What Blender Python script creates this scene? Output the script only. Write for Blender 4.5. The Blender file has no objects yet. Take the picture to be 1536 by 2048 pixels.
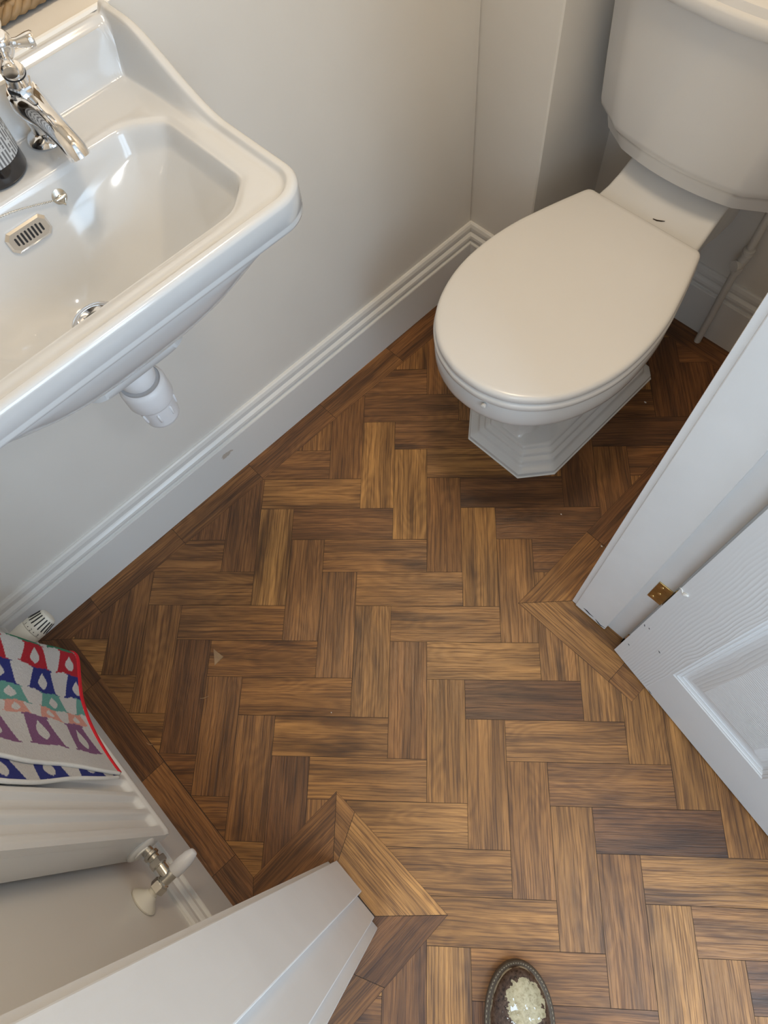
import bpy, bmesh, math, random
from mathutils import Vector, Matrix
R = math.radians
PI = math.pi
random.seed(7)
sc = bpy.context.scene
COL = sc.collection

# ---------------------------------------------------------------- camera
cam_d = bpy.data.cameras.new('camera')
cam_d.sensor_fit = 'VERTICAL'; cam_d.sensor_height = 36.0; cam_d.lens = 23.2243
cam_d.clip_start = 0.02
cam = bpy.data.objects.new('camera', cam_d); COL.objects.link(cam)
_r = ((0.6950932, 0.7146597, -0.078147), (-0.6317273, 0.6590587, 0.4081204), (0.3431707, -0.2343141, 0.9095773))
_m = Matrix([[_r[0][i], _r[1][i], _r[2][i], 0] for i in range(3)] + [[0, 0, 0, 1]])
cam.matrix_world = Matrix.Translation((0.857025, -0.219919, 1.361897)) @ _m
sc.camera = cam

# ---------------------------------------------------------------- light and exposure
sc.view_settings.view_transform = 'Standard'
sc.view_settings.look = 'None'
sc.view_settings.gamma = 1.0
sc.view_settings.exposure = 0.62
sc.view_settings.use_curve_mapping = False
w = bpy.data.worlds.new('sky'); sc.world = w; w.use_nodes = True
w.node_tree.nodes['Background'].inputs[0].default_value = (0.60, 0.78, 1.0, 1)
w.node_tree.nodes['Background'].inputs[1].default_value = 1.0

def area(name, loc, size, power, col, target=None, shape='RECTANGLE', spread=180):
    d = bpy.data.lights.new(name, 'AREA'); d.shape = shape
    d.size = size[0]
    if shape in ('RECTANGLE', 'ELLIPSE'): d.size_y = size[1]
    d.energy = power; d.color = col; d.spread = R(spread)
    o = bpy.data.objects.new(name, d); COL.objects.link(o); o.location = loc
    if target is not None:
        o.rotation_euler = (Vector(target) - Vector(loc)).to_track_quat('-Z', 'Y').to_euler()
    return o
# daylight through the hall window, the hall ceiling lamp and the warm cloakroom lamp
area('hall_window_daylight', (2.44, -0.135, 1.50), (0.86, 1.15), 16, (0.62, 0.81, 1.0), target=(0.9, -0.135, 1.35))
area('hall_end_window_daylight', (1.55, -1.78, 1.50), (0.95, 1.15), 14, (0.70, 0.85, 1.0), target=(1.55, 0.0, 1.45))
area('hall_lamp_light', (1.85, 0.20, 2.36), (0.36, 0.36), 7.5, (0.98, 0.98, 0.96), shape='DISK')
area('cloakroom_lamp_light', (0.42, 0.34, 2.33), (0.30, 0.30), 7.0, (1.0, 0.80, 0.56), shape='DISK')

# ---------------------------------------------------------------- material helpers
def srgb(r, g, b):
    f = lambda c: (c / 12.92) if c <= 0.04045 else ((c + 0.055) / 1.055) ** 2.4
    return (f(r / 255), f(g / 255), f(b / 255), 1)

class NT:
    def __init__(s, name):
        s.m = bpy.data.materials.new(name); s.m.use_nodes = True
        s.t = s.m.node_tree; s.b = s.t.nodes['Principled BSDF']
    def n(s, typ, **kw):
        nd = s.t.nodes.new(typ)
        for k, v in kw.items():
            if k.startswith('i_'):
                key = k[2:]
                nd.inputs[int(key) if key.isdigit() else key.replace('_', ' ')].default_value = v
            else: setattr(nd, k, v)
        return nd
    def l(s, a, b): s.t.links.new(a, b)
    def math(s, op, a, b=None, c=None, clamp=False):
        nd = s.n('ShaderNodeMath', operation=op); nd.use_clamp = clamp
        for i, v in enumerate((a, b, c)):
            if v is None: continue
            if hasattr(v, 'is_linked') or hasattr(v, 'links'): s.l(v, nd.inputs[i])
            else: nd.inputs[i].default_value = v
        return nd.outputs[0]
    def comb(s, x, y, z):
        nd = s.n('ShaderNodeCombineXYZ')
        for i, v in enumerate((x, y, z)):
            if hasattr(v, 'links'): s.l(v, nd.inputs[i])
            else: nd.inputs[i].default_value = v
        return nd.outputs[0]
    def noise(s, vec, scale=5, detail=2, rough=0.5, dist=0):
        nd = s.n('ShaderNodeTexNoise'); nd.inputs['Scale'].default_value = scale
        nd.inputs['Detail'].default_value = detail; nd.inputs['Roughness'].default_value = rough
        nd.inputs['Distortion'].default_value = dist
        if vec is not None: s.l(vec, nd.inputs['Vector'])
        return nd.outputs[0]
    def ramp(s, fac, stops, interp='LINEAR'):
        nd = s.n('ShaderNodeValToRGB'); cr = nd.color_ramp; cr.interpolation = interp
        while len(cr.elements) < len(stops): cr.elements.new(0.5)
        for e, (p, c) in zip(cr.elements, stops):
            e.position = p; e.color = c if len(c) == 4 else (*c, 1)
        s.l(fac, nd.inputs[0]); return nd.outputs[0]
    def mix(s, fac, a, b, mode='MIX'):
        nd = s.n('ShaderNodeMix', data_type='RGBA', blend_type=mode)
        for sock, v in ((nd.inputs[0], fac), (nd.inputs[6], a), (nd.inputs[7], b)):
            if hasattr(v, 'links'): s.l(v, sock)
            else: sock.default_value = v
        return nd.outputs[2]
    def bump(s, h, strength=0.2, dist=0.001, normal=None):
        nd = s.n('ShaderNodeBump'); nd.inputs['Strength'].default_value = strength
        nd.inputs['Distance'].default_value = dist; s.l(h, nd.inputs['Height'])
        if normal: s.l(normal, nd.inputs['Normal'])
        s.l(nd.outputs[0], s.b.inputs['Normal']); return nd.outputs[0]
    def obj(s):
        return s.n('ShaderNodeTexCoord').outputs['Object']

def plain(name, col, rough=0.5, metal=0.0, coat=0.0, bump=0, bscale=60, spec=0.5, var=0.03):
    k = NT(name); b = k.b
    v = k.noise(k.obj(), bscale * 0.2, 3)
    c = k.mix(k.ramp(v, [(0.3, (0, 0, 0, 1)), (0.7, (1, 1, 1, 1))]), tuple(x * (1 - var) for x in col[:3]) + (1,), col)
    k.l(c, b.inputs['Base Color'])
    b.inputs['Roughness'].default_value = rough; b.inputs['Metallic'].default_value = metal
    b.inputs['Coat Weight'].default_value = coat; b.inputs['Coat Roughness'].default_value = 0.07
    b.inputs['Specular IOR Level'].default_value = spec
    if bump: k.bump(k.noise(k.obj(), bscale, 3), bump, 0.001)
    return k.m

M = {}
M['wall'] = plain('wall_paint', (0.79, 0.765, 0.72, 1), 0.42, bump=0.12, bscale=35)
M['ceil'] = plain('ceiling_paint', (0.8, 0.8, 0.78, 1), 0.7)
M['trim'] = plain('gloss_white_paint', (0.76, 0.755, 0.735, 1), 0.28, bump=0.10, bscale=50)
M['ceramic'] = plain('white_glazed_ceramic', (0.69, 0.68, 0.665, 1), 0.14, coat=0.22, var=0.01)
M['basin'] = plain('basin_glaze_cool_light_tint', (0.60, 0.61, 0.62, 1), 0.12, coat=0.25, var=0.01)  # same ceramic as the toilet, with dimmer, cooler light put into its colour
M['seat'] = plain('white_toilet_seat', (0.74, 0.72, 0.695, 1), 0.22, var=0.01)
M['chrome'] = plain('chrome', (0.82, 0.82, 0.83, 1), 0.06, metal=1.0, var=0.01)
M['nickel'] = plain('brushed_nickel', (0.62, 0.60, 0.55, 1), 0.25, metal=1.0)
M['plastic'] = plain('white_plastic', (0.74, 0.74, 0.76, 1), 0.35, var=0.01)
M['cream_plastic'] = plain('cream_plastic', (0.78, 0.75, 0.66, 1), 0.38, var=0.02)
M['pipe'] = plain('painted_pipe', (0.62, 0.60, 0.57, 1), 0.4)
M['radiator'] = plain('radiator_enamel', (0.80, 0.79, 0.76, 1), 0.26, var=0.01)
M['brass'] = plain('aged_brass', (0.60, 0.42, 0.16, 1), 0.3, metal=1.0, bump=0.3, bscale=400, var=0.3)
M['brass_screw'] = plain('bright_brass', (0.85, 0.66, 0.33, 1), 0.2, metal=1.0)
M['dark'] = plain('dark_recess', (0.012, 0.012, 0.014, 1), 0.6)
M['black'] = plain('dark_amber_bottle', (0.010, 0.008, 0.010, 1), 0.12, coat=0.3)
M['screed'] = plain('dark_adhesive_line', (0.030, 0.017, 0.008, 1), 0.7)
M['wicker'] = plain('willow', (0.36, 0.23, 0.11, 1), 0.55, bump=0.4, bscale=120, var=0.45)
M['sealant'] = plain('white_sealant', (0.78, 0.76, 0.72, 1), 0.4)
M['rubber'] = plain('worn_sole', (0.085, 0.062, 0.042, 1), 0.6, bump=0.4, bscale=300)
M['thread'] = plain('pale_stitching', (0.33, 0.29, 0.21, 1), 0.6)
M['buffer'] = plain('pale_rubber', (0.66, 0.65, 0.63, 1), 0.5)

# ---------------------------------------------------------------- object helpers
def link(o): COL.objects.link(o); return o
def mesh_obj(name, bm, m, parent=None, smooth=None):
    me = bpy.data.meshes.new(name); bm.to_mesh(me); bm.free()
    if not isinstance(m, (list, tuple)): m = [m]
    for x in m: me.materials.append(x)
    if smooth is not None:
        me.polygons.foreach_set('use_smooth', [True] * len(me.polygons))
        if smooth < 180: me.set_sharp_from_angle(angle=R(smooth))
    o = bpy.data.objects.new(name, me); link(o)
    if parent is not None:
        o.parent = parent
        o.matrix_parent_inverse = parent_inv(parent)
    return o
def parent_inv(p):
    return Matrix.Translation(-Vector(p.location)) if p.type == 'EMPTY' else Matrix.Identity(4)
def tag(o, label=None, cat=None, group=None, kind=None):
    if label: o['label'] = label
    if cat: o['category'] = cat
    if group: o['group'] = group
    if kind: o['kind'] = kind
    return o
def thing(name, loc, label, cat, group=None):
    o = bpy.data.objects.new(name, None); o.location = loc; o.empty_display_size = 0.05; link(o)
    return tag(o, label, cat, group)
def struct(name, bm, m, smooth=None, parent=None):
    o = mesh_obj(name, bm, m, parent, smooth)
    if parent is None: o['kind'] = 'structure'
    return o
def BM(): return bmesh.new()
def box(bm, x0, y0, z0, x1, y1, z1, bev=0.0, seg=2, mi=0):
    vs = [bm.verts.new((x, y, z)) for x in (x0, x1) for y in (y0, y1) for z in (z0, z1)]
    fs = [(0, 1, 3, 2), (4, 6, 7, 5), (0, 4, 5, 1), (2, 3, 7, 6), (0, 2, 6, 4), (1, 5, 7, 3)]
    F = []
    for f in fs:
        q = bm.faces.new([vs[i] for i in f]); q.material_index = mi; F.append(q)
    if bev > 0:
        es = set(e for q in F for e in q.edges)
        bmesh.ops.bevel(bm, geom=list(es), offset=bev, segments=seg, affect='EDGES', profile=0.5)
def prism(bm, prof, p0, p1, ax_d, up=(0, 0, 1), cap=True, cut0=0.0, cut1=0.0):
    """extrude profile [(d, z)] from p0 to p1; d measured along ax_d; cut* = mitre shift per d"""
    p0, p1, ad, up = Vector(p0), Vector(p1), Vector(ax_d), Vector(up)
    t = (p1 - p0).normalized(); A = []; B = []
    for d, z in prof:
        A.append(bm.verts.new(p0 + ad * d + up * z + t * (cut0 * d)))
        B.append(bm.verts.new(p1 + ad * d + up * z - t * (cut1 * d)))
    n = len(prof)
    for i in range(n):
        j = (i + 1) % n
        bm.faces.new((A[i], A[j], B[j], B[i]))
    if cap:
        bm.faces.new(A[::-1]); bm.faces.new(B)
    bmesh.ops.recalc_face_normals(bm, faces=bm.faces)
def frame_axes(t):
    t = Vector(t).normalized()
    a = Vector((0, 0, 1)) if abs(t.z) < 0.9 else Vector((1, 0, 0))
    u = t.cross(a).normalized(); return u, t.cross(u).normalized()
def tube(bm, pts, rad, n=20, cap=True, sq=1.0):
    """sweep circle of radius rad (number or list) along pts"""
    pts = [Vector(p) for p in pts]; K = len(pts)
    rads = rad if isinstance(rad, (list, tuple)) else [rad] * K
    tang = []
    for i in range(K):
        a = pts[max(i - 1, 0)]; b = pts[min(i + 1, K - 1)]
        tang.append((b - a).normalized() if (b - a).length > 1e-9 else Vector((0, 0, 1)))
    u, v = frame_axes(tang[0]); rings = []
    for i in range(K):
        t = tang[i]; u = (u - t * u.dot(t)).normalized(); v = t.cross(u)
        rings.append([bm.verts.new(pts[i] + (u * math.cos(2 * PI * k / n) + v * math.sin(2 * PI * k / n) * sq) * rads[i]) for k in range(n)])
    for a, b in zip(rings, rings[1:]):
        for k in range(n): bm.faces.new((a[k], a[(k + 1) % n], b[(k + 1) % n], b[k]))
    if cap: bm.faces.new(rings[0][::-1]); bm.faces.new(rings[-1])
    return rings
def lathe(bm, prof, origin, axis=(0, 0, 1), n=40, ngon=None):
    """prof = [(r, h)] revolved about axis through origin; closed ends"""
    o = Vector(origin); t = Vector(axis).normalized(); u, v = frame_axes(t); n = ngon or n
    rings = []
    for r, h in prof:
        r = max(r, 1e-5)
        rings.append([bm.verts.new(o + t * h + (u * math.cos(2 * PI * k / n) + v * math.sin(2 * PI * k / n)) * r) for k in range(n)])
    for a, b in zip(rings, rings[1:]):
        for k in range(n): bm.faces.new((a[k], a[(k + 1) % n], b[(k + 1) % n], b[k]))
    bm.faces.new(rings[0][::-1]); bm.faces.new(rings[-1])
    bmesh.ops.recalc_face_normals(bm, faces=bm.faces)
def loft(bm, rings, cap0=True, cap1=True, closed=True):
    V = [[bm.verts.new(p) for p in r] for r in rings]; n = len(V[0])
    for a, b in zip(V, V[1:]):
        for k in range(n if closed else n - 1): bm.faces.new((a[k], a[(k + 1) % n], b[(k + 1) % n], b[k]))
    if cap0: bm.faces.new(V[0][::-1])
    if cap1: bm.faces.new(V[-1])
    bmesh.ops.recalc_face_normals(bm, faces=bm.faces)
    return V
def sstep(a, b, x):
    t = min(1.0, max(0.0, (x - a) / (b - a))); return t * t * (3 - 2 * t)

# ================================================================ FLOOR
# room frame: x = 0 basin wall, grows towards the hall; y grows towards the toilet wall; z up
TW, TL = 0.0762, 0.2286
TO = Vector((0.2410, -0.0620)); TX = Vector((0.71636, 0.69773)); TY = Vector((-0.69773, 0.71636))
TONES = {(2.52, 2.46): .75, (3.52, 1.43): .8, (-0.52, -0.48): .7, (5.58, -0.49): .7, (5.48, -3.48): .68, (6.48, -4.44): .2, (9.52, -7.51): .13, (0.52, 1.46): .6, (3.62, -0.33): .45, (1.57, 0.55): .3, (2.49, -0.48): .45, (3.49, -1.46): .55, (4.42, -2.46): .55, (3.49, -4.55): .35, (2.46, -3.64): .62, (1.44, -2.41): .42, (0.45, -1.54): .4, (-1.48, 0.02): .3, (4.52, -5.4): .62, (5.5, -6.45): .55, (6.43, -7.32): .5, (7.46, -5.58): .55, (8.47, -6.49): .42, (6.52, -1.31): .5, (4.52, 0.45): .4, (7.27, 0.59): .2, (6.46, 1.56): .15, (5.29, 2.25): .6, (4.09, 3.5): .35, (3.45, 4.52): .35, (1.59, 3.18): .4, (-2.55, -1.55): .5, (-1.55, -2.5): .42, (-0.51, -3.47): .4, (0.48, -4.46): .45, (1.48, -5.46): .55, (2.5, -6.46): .55, (3.71, -7.46): .65, (4.9, -8.44): .6, (5.33, -9.5): .6, (6.3, -10.28): .5, (7.56, -8.56): .6, (8.42, -9.43): .5, (9.4, -9.87): .75, (10.28, -8.47): .65, (10.57, -9.35): .55, (-2.47, -4.51): .2, (-3.38, -3.71): .45, (-3.91, -3.16): .4, (-1.49, -5.64): .35, (-0.4, -6.47): .4, (0.56, -7.03): .2, (-4.63, -2.45): .35, (7.63, -3.58): .5, (8.44, -4.47): .6, (9.47, -5.19): .6, (10.27, -6.33): .6, (8.52, 1.87): .2, (9.53, 1.86): .35, (10.44, 3.37): .1, (10.19, 2.52): .3, (11.43, 5.16): .15, (12.33, 5.14): .2, (7.76, -0.34): .25, (3.11, 5.59): .35, (2.59, 1.11): .75, (0.99, 2.66): .4}

def clip_half(poly, p, n):
    """keep the side where (q - p).n >= 0"""
    out = []
    for i in range(len(poly)):
        a, b = poly[i], poly[(i + 1) % len(poly)]
        da, db = (a - p).dot(n), (b - p).dot(n)
        if da >= 0: out.append(a)
        if (da >= 0) != (db >= 0): out.append(a + (b - a) * (da / (da - db)))
    return out
def clip_convex(poly, region):
    c = sum(region, Vector((0, 0))) / len(region)
    for i in range(len(region)):
        a, b = region[i], region[(i + 1) % len(region)]
        n = Vector((-(b - a).y, (b - a).x))
        if (c - a).dot(n) < 0: n = -n
        poly = clip_half(poly, a, n.normalized())
        if len(poly) < 3: return []
    return poly
def inset(poly, g):
    out = poly; c = sum(poly, Vector((0, 0))) / len(poly)
    for i in range(len(poly)):
        a, b = poly[i], poly[(i + 1) % len(poly)]
        n = Vector((-(b - a).y, (b - a).x)).normalized()
        if (c - a).dot(n) < 0: n = -n
        out = clip_half(out, a + n * g, n)
        if len(out) < 3: return []
    return out
V2 = lambda x, y: Vector((x, y))
bmf = BM(); uvl = bmf.loops.layers.uv.new('tile'); rnl = bmf.loops.layers.float_color.new('rnd')
def add_plank(poly, o, ux, uy, rnd):
    if len(poly) < 3: return
    vs = [bmf.verts.new((p.x, p.y, 0)) for p in poly]
    f = bmf.faces.new(vs)
    if f.normal.z < 0 or f.calc_area() < 1e-7: pass
    f.normal_update()
    if f.normal.z < 0: f.normal_flip()
    for lp in f.loops:
        q = V2(lp.vert.co.x, lp.vert.co.y) - o
        lp[uvl].uv = (q.dot(ux), q.dot(uy)); lp[rnl] = rnd
BL = lambda y: 0.0762 + 0.0139 * y
REG = [
    [V2(BL(-.55), -.55), V2(.6975, -.55), V2(.6975, .95), V2(BL(.95), .95)],
    [V2(.6975, -.341), V2(.985, -.335), V2(.985, .1835), V2(.6975, .180)],
    [V2(.985, -1.6), V2(2.3, -1.6), V2(2.3, 1.6), V2(.985, 1.6)],
    [V2(.897, .262), V2(.985, .262), V2(.985, 1.6), V2(.897, 1.6)],
]
GAP = 0.00042
rr = random.Random(11)
for m in range(-16, 17):
    for k in range(-44, 45):
        for kind in 'HV':
            bx, by = k * TW + m * TL, -k * TW + m * TL
            if kind == 'H': x0, y0, x1, y1 = bx, by, bx + TL, by + TW
            else: x0, y0, x1, y1 = bx + TL, by, bx + TL + TW, by + TL
            c = TO + TX * ((x0 + x1) / 2) + TY * ((y0 + y1) / 2)
            rnd = [rr.random() for _ in range(4)]
            if not (-0.3 < c.x < 2.6 and -1.9 < c.y < 1.9): continue
            tone = 0.18 + 0.55 * rnd[0]
            for (tx, ty), v in TONES.items():
                if x0 <= tx * TW <= x1 and y0 <= ty * TW <= y1: tone = v
            corners = [TO + TX * a + TY * b for a, b in ((x0, y0), (x1, y0), (x1, y1), (x0, y1))]
            ux, uy = (TX, TY) if kind == 'H' else (TY, TX)
            o = corners[0]
            sm = inset(corners, GAP)
            for rg in REG:
                add_plank(clip_convex(sm, rg), o, ux, uy, (tone, rnd[1], rnd[2], 1))
def border(pts, along, tone=None):
    pts = [V2(*p) for p in pts]; ux = V2(*along).normalized(); uy = V2(-ux.y, ux.x)
    r = [rr.random() for _ in range(3)]
    add_plank(inset(pts, GAP * 1.1), pts[0], ux, uy, (tone if tone is not None else .2 + .3 * r[0], r[1], r[2], 1))
ys = [-.55, -.469, -.238, -.007, .224, .455, .686, .917]
tn = [.2, .35, .38, .33, .38, .3, .25, .25]
for i, y in enumerate(ys):
    y1 = ys[i + 1] if i + 1 < len(ys) else .95
    if i == 0: p = [(0, -.625), (BL(-.55), -.55), (BL(y1), y1), (0, y1)]
    elif i == len(ys) - 1: p = [(0, y), (BL(y), y), (BL(.95), .95), (0, 1.025)]
    else: p = [(0, y), (BL(y), y), (BL(y1), y1), (0, y1)]
    border(p, (0, 1), tn[i])
border([(0, -.625), (BL(-.55), -.55), (.186, -.5495), (.186, -.625)], (1, 0), .25)
border([(.186, -.625), (.186, -.5495), (.416, -.5515), (.415, -.625)], (1, 0), .22)
border([(.415, -.625), (.416, -.5515), (.645, -.5505), (.643, -.625)], (1, 0), .3)
border([(.643, -.625), (.645, -.5505), (.6975, -.55), (.785, -.625)], (1, 0), .28)
border([(.6975, -.55), (.785, -.625), (.785, -.430), (.6975, -.341)], (0, 1), .35)
border([(.6975, -.341), (.785, -.430), (.792, -.430), (.748, -.340)], (1, 0), .45)
border([(.748, -.340), (.792, -.430), (.897, -.430), (.985, -.335)], (1, 0), .7)
border([(.985, -.335), (.897, -.430), (.897, -.535), (.985, -.491)], (0, 1), .22)
border([(.985, -.491), (.897, -.535), (.897, -.76), (.985, -.76)], (0, 1), .3)
border([(.985, -.76), (.897, -.76), (.897, -1.6), (.985, -1.6)], (0, 1), .4)
border([(.6975, .180), (.785, .274), (.785, .405), (.6975, .405)], (0, 1), .5)
border([(.6975, .405), (.785, .405), (.785, .636), (.6975, .636)], (0, 1), .2)
border([(.6975, .636), (.785, .636), (.785, .867), (.6975, .867)], (0, 1), .2)
border([(.6975, .867), (.785, .867), (.785, 1.025), (.6975, .95)], (0, 1), .25)
border([(.6975, .180), (.785, .274), (.929, .274), (.929, .183)], (1, 0), .6)
border([(.929, .183), (.929, .274), (.985, .274), (.985, .1835)], (1, 0), .45)
for a, b in ((0, .23), (.23, .46), (.46, .69), (.69, .785)):
    p = [(a, 1.025), (b, 1.025), (b, .95), (a, .95)]
    if a == 0: p = [(0, 1.025), (b, 1.025), (b, .95), (BL(.95), .95)]
    if b == .785: p = [(a, 1.025), (.785, 1.025), (.6975, .95), (a, .95)]
    border(p, (1, 0), .2)
n_planks = len(bmf.faces)
# dark adhesive line showing between the planks
q = bmf.faces.new([bmf.verts.new(p) for p in ((-.02, -1.62, -.0007), (2.32, -1.62, -.0007), (2.32, 1.62, -.0007), (-.02, 1.62, -.0007))])
q.material_index = 1
q = bmf.faces.new([bmf.verts.new(p) for p in ((-.02, 1.62, -.03), (2.32, 1.62, -.03), (2.32, -1.62, -.03), (-.02, -1.62, -.03))])
q.material_index = 1

def oak():
    k = NT('oak_parquet'); b = k.b
    uv = k.n('ShaderNodeUVMap', uv_map='tile').outputs[0]
    sx = k.n('ShaderNodeSeparateXYZ'); k.l(uv, sx.inputs[0]); u, v = sx.outputs[0], sx.outputs[1]
    at = k.n('ShaderNodeAttribute', attribute_name='rnd'); sr = k.n('ShaderNodeSeparateColor'); k.l(at.outputs['Color'], sr.inputs[0])
    tone, r1, r2 = sr.outputs[0], sr.outputs[1], sr.outputs[2]
    o1 = k.math('MULTIPLY', r1, 37.0); o2 = k.math('MULTIPLY', r2, 53.0)
    uu = k.math('ADD', u, o1); vv = k.math('ADD', v, o2)
    # gentle meander of the grain
    wob = k.noise(k.comb(k.math('MULTIPLY', uu, 5), k.math('MULTIPLY', vv, 12), 0), 1.0, 2)
    v2 = k.math('ADD', vv, k.math('MULTIPLY', k.math('SUBTRACT', wob, 0.5), 0.012))
    broad = k.noise(k.comb(k.math('MULTIPLY', uu, 3), k.math('MULTIPLY', v2, 34), o1), 1.0, 3, 0.55)
    cath = k.noise(k.comb(k.math('MULTIPLY', uu, 3.6), k.math('MULTIPLY', v2, 17), o2), 1.0, 1, 0.4)
    rings = k.math('SINE', k.math('MULTIPLY', cath, 95.0))
    fine = k.noise(k.comb(k.math('MULTIPLY', uu, 7), k.math('MULTIPLY', v2, 330), o2), 1.0, 3, 0.7)
    pores = k.noise(k.comb(k.math('MULTIPLY', uu, 40), k.math('MULTIPLY', v2, 1100), o1), 1.0, 2, 0.6)
    base = k.ramp(tone, [(0.0, (0.108, 0.046, 0.018)), (0.25, (0.195, 0.083, 0.026)), (0.5, (0.310, 0.144, 0.042)), (0.8, (0.445, 0.228, 0.068)), (1.0, (0.51, 0.30, 0.10))])
    dark = k.mix(1.0, base, (0.50, 0.44, 0.38, 1), 'MULTIPLY')
    lite = k.mix(1.0, base, (1.50, 1.46, 1.38, 1), 'MULTIPLY')
    c = k.mix(k.ramp(broad, [(0.30, (0, 0, 0)), (0.72, (1, 1, 1))]), dark, lite)
    c = k.mix(k.math('MULTIPLY', k.math('ADD', k.math('MULTIPLY', rings, 0.5), 0.5), 0.34), c, k.mix(1.0, c, (0.50, 0.43, 0.38, 1), 'MULTIPLY'))
    c = k.mix(k.math('MULTIPLY', k.ramp(fine, [(0.40, (1, 1, 1)), (0.53, (0, 0, 0))]), 0.80), c, k.mix(1.0, c, (0.36, 0.30, 0.26, 1), 'MULTIPLY'))
    c = k.mix(k.math('MULTIPLY', k.ramp(pores, [(0.30, (1, 1, 1)), (0.44, (0, 0, 0))]), 0.5), c, k.mix(1.0, c, (0.45, 0.4, 0.36, 1), 'MULTIPLY'))
    # dark heart streaks and knots
    kn = k.noise(k.comb(k.math('MULTIPLY', uu, 5), k.math('MULTIPLY', v2, 26), k.math('ADD', o2, 5.0)), 1.0, 2, 0.5)
    c = k.mix(k.math('MULTIPLY', k.ramp(kn, [(0.60, (0, 0, 0)), (0.74, (1, 1, 1))]), 0.80), c, k.mix(1.0, c, (0.26, 0.20, 0.17, 1), 'MULTIPLY'))
    k.l(c, b.inputs['Base Color'])
    k.l(k.ramp(fine, [(0.3, (.48, .48, .48)), (0.7, (.31, .31, .31))]), b.inputs['Roughness'])
    b.inputs['Specular IOR Level'].default_value = 0.55
    h = k.math('ADD', k.math('MULTIPLY', fine, 0.8), k.math('MULTIPLY', pores, 0.5))
    k.bump(h, 0.42, 0.0012)
    return k.m
M['oak'] = oak()
struct('floor', bmf, [M['oak'], M['screed']])

# ================================================================ WALLS
CEIL = 2.40
bm = BM(); box(bm, -.25, -.66, 0, 0, .78, .936, .003, 1); struct('wall_left', bm, M['wall'])
bm = BM(); box(bm, -.36, -.66, .90, -.25, 1.12, CEIL); box(bm, -.25, -.66, .936, 0, -.6251, CEIL); struct('wall_left_upper', bm, M['wall'])
bm = BM(); box(bm, -.25, .78, 0, .175, 1.12, CEIL, .003, 1); struct('wall_corner', bm, M['wall'])
bm = BM(); box(bm, .175, 1.025, 0, .897, 1.12, CEIL); struct('wall_back', bm, M['wall'])
bm = BM(); box(bm, 0, -.72, 0, .897, -.625, CEIL); struct('wall_front', bm, M['wall'])
bm = BM()
box(bm, .785, -1.62, 0, .897, -.452, CEIL)
box(bm, .785, .290, 0, .897, 1.62, CEIL)
box(bm, .785, -.452, 2.02, .897, .290, CEIL)
struct('wall_right', bm, M['wall'])
# hall
bm = BM()
box(bm, 2.30, -1.62, 0, 2.42, -.58, CEIL); box(bm, 2.30, .31, 0, 2.42, 1.62, CEIL)
box(bm, 2.30, -.58, 0, 2.42, .31, .90); box(bm, 2.30, -.58, 2.10, 2.42, .31, CEIL)
struct('wall_hall_right', bm, M['wall'])
bm = BM(); box(bm, .785, 1.60, 0, 2.42, 1.72, CEIL); struct('wall_hall_back', bm, M['wall'])
bm = BM(); box(bm, .785, -1.74, 0, 1.05, -1.60, CEIL); box(bm, 2.05, -1.74, 0, 2.42, -1.60, CEIL); box(bm, 1.05, -1.74, 0, 2.05, -1.60, .90); box(bm, 1.05, -1.74, 2.10, 2.05, -1.60, CEIL); struct('wall_hall_front', bm, M['wall'])
bm = BM()
box(bm, -.36, -.72, CEIL, .84, 1.12, CEIL + .1)
box(bm, .84, -1.74, CEIL, 2.42, 1.72, CEIL + .1)
struct('ceiling', bm, M['ceil'])
bm = BM()
for y0, z0, y1, z1 in ((-.58, .90, -.54, 2.10), (.27, .90, .31, 2.10), (-.54, .90, .27, .94), (-.54, 2.06, .27, 2.10), (-.110, .94, -.070, 2.06)):
    box(bm, 2.31, y0, z0, 2.38, y1, z1, .002, 1)
struct('window_1', bm, M['trim'])
bm = BM()
for x0, z0, x1, z1 in ((1.05, .90, 1.09, 2.10), (2.01, .90, 2.05, 2.10), (1.09, .90, 2.01, .94), (1.09, 2.06, 2.01, 2.10), (1.53, .94, 1.57, 2.06)):
    box(bm, x0, -1.70, z0, x1, -1.63, z1, .002, 1)
struct('window_2', bm, M['trim'])

# ---- skirting boards
SK = [(0, 0), (.0185, 0), (.0185, .118), (.0175, .1205), (.0125, .1215), (.0125, .1245), (.0145, .128), (.0155, .133), (.0145, .139),
      (.011, .143), (.0085, .145), (.0085, .148), (.0098, .150), (.0095, .158), (.007, .1655), (.004, .168), (0, .168)]
def scuffed():
    k = NT('scuffed_gloss_paint'); b = k.b; o = k.obj()
    mp = k.n('ShaderNodeMapping'); mp.inputs['Location'].default_value = (0, .040 * 1, -.089 * 2.2); mp.inputs['Scale'].default_value = (0, 1, 2.2); k.l(o, mp.inputs[0])
    ln = k.n('ShaderNodeVectorMath', operation='LENGTH'); k.l(mp.outputs[0], ln.inputs[0])
    nz = k.noise(o, 130, 4, 0.7)
    m1 = k.math('LESS_THAN', k.math('ADD', ln.outputs['Value'], k.math('MULTIPLY', nz, .03)), .030)
    sp_ = k.math('GREATER_THAN', k.noise(o, 210, 2, .5), .80)
    c = k.mix(k.math('MULTIPLY', m1, .55), (0.76, 0.755, 0.735, 1), (.34, .25, .15, 1))
    c = k.mix(k.math('MULTIPLY', sp_, .5), c, (.4, .3, .2, 1))
    k.l(c, b.inputs['Base Color']); b.inputs['Roughness'].default_value = .28
    b.inputs['Coat Roughness'].default_value = .07; k.bump(k.noise(o, 50, 3), .10, .001)
    return k.m
M['trim_scuffed'] = scuffed()
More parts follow.
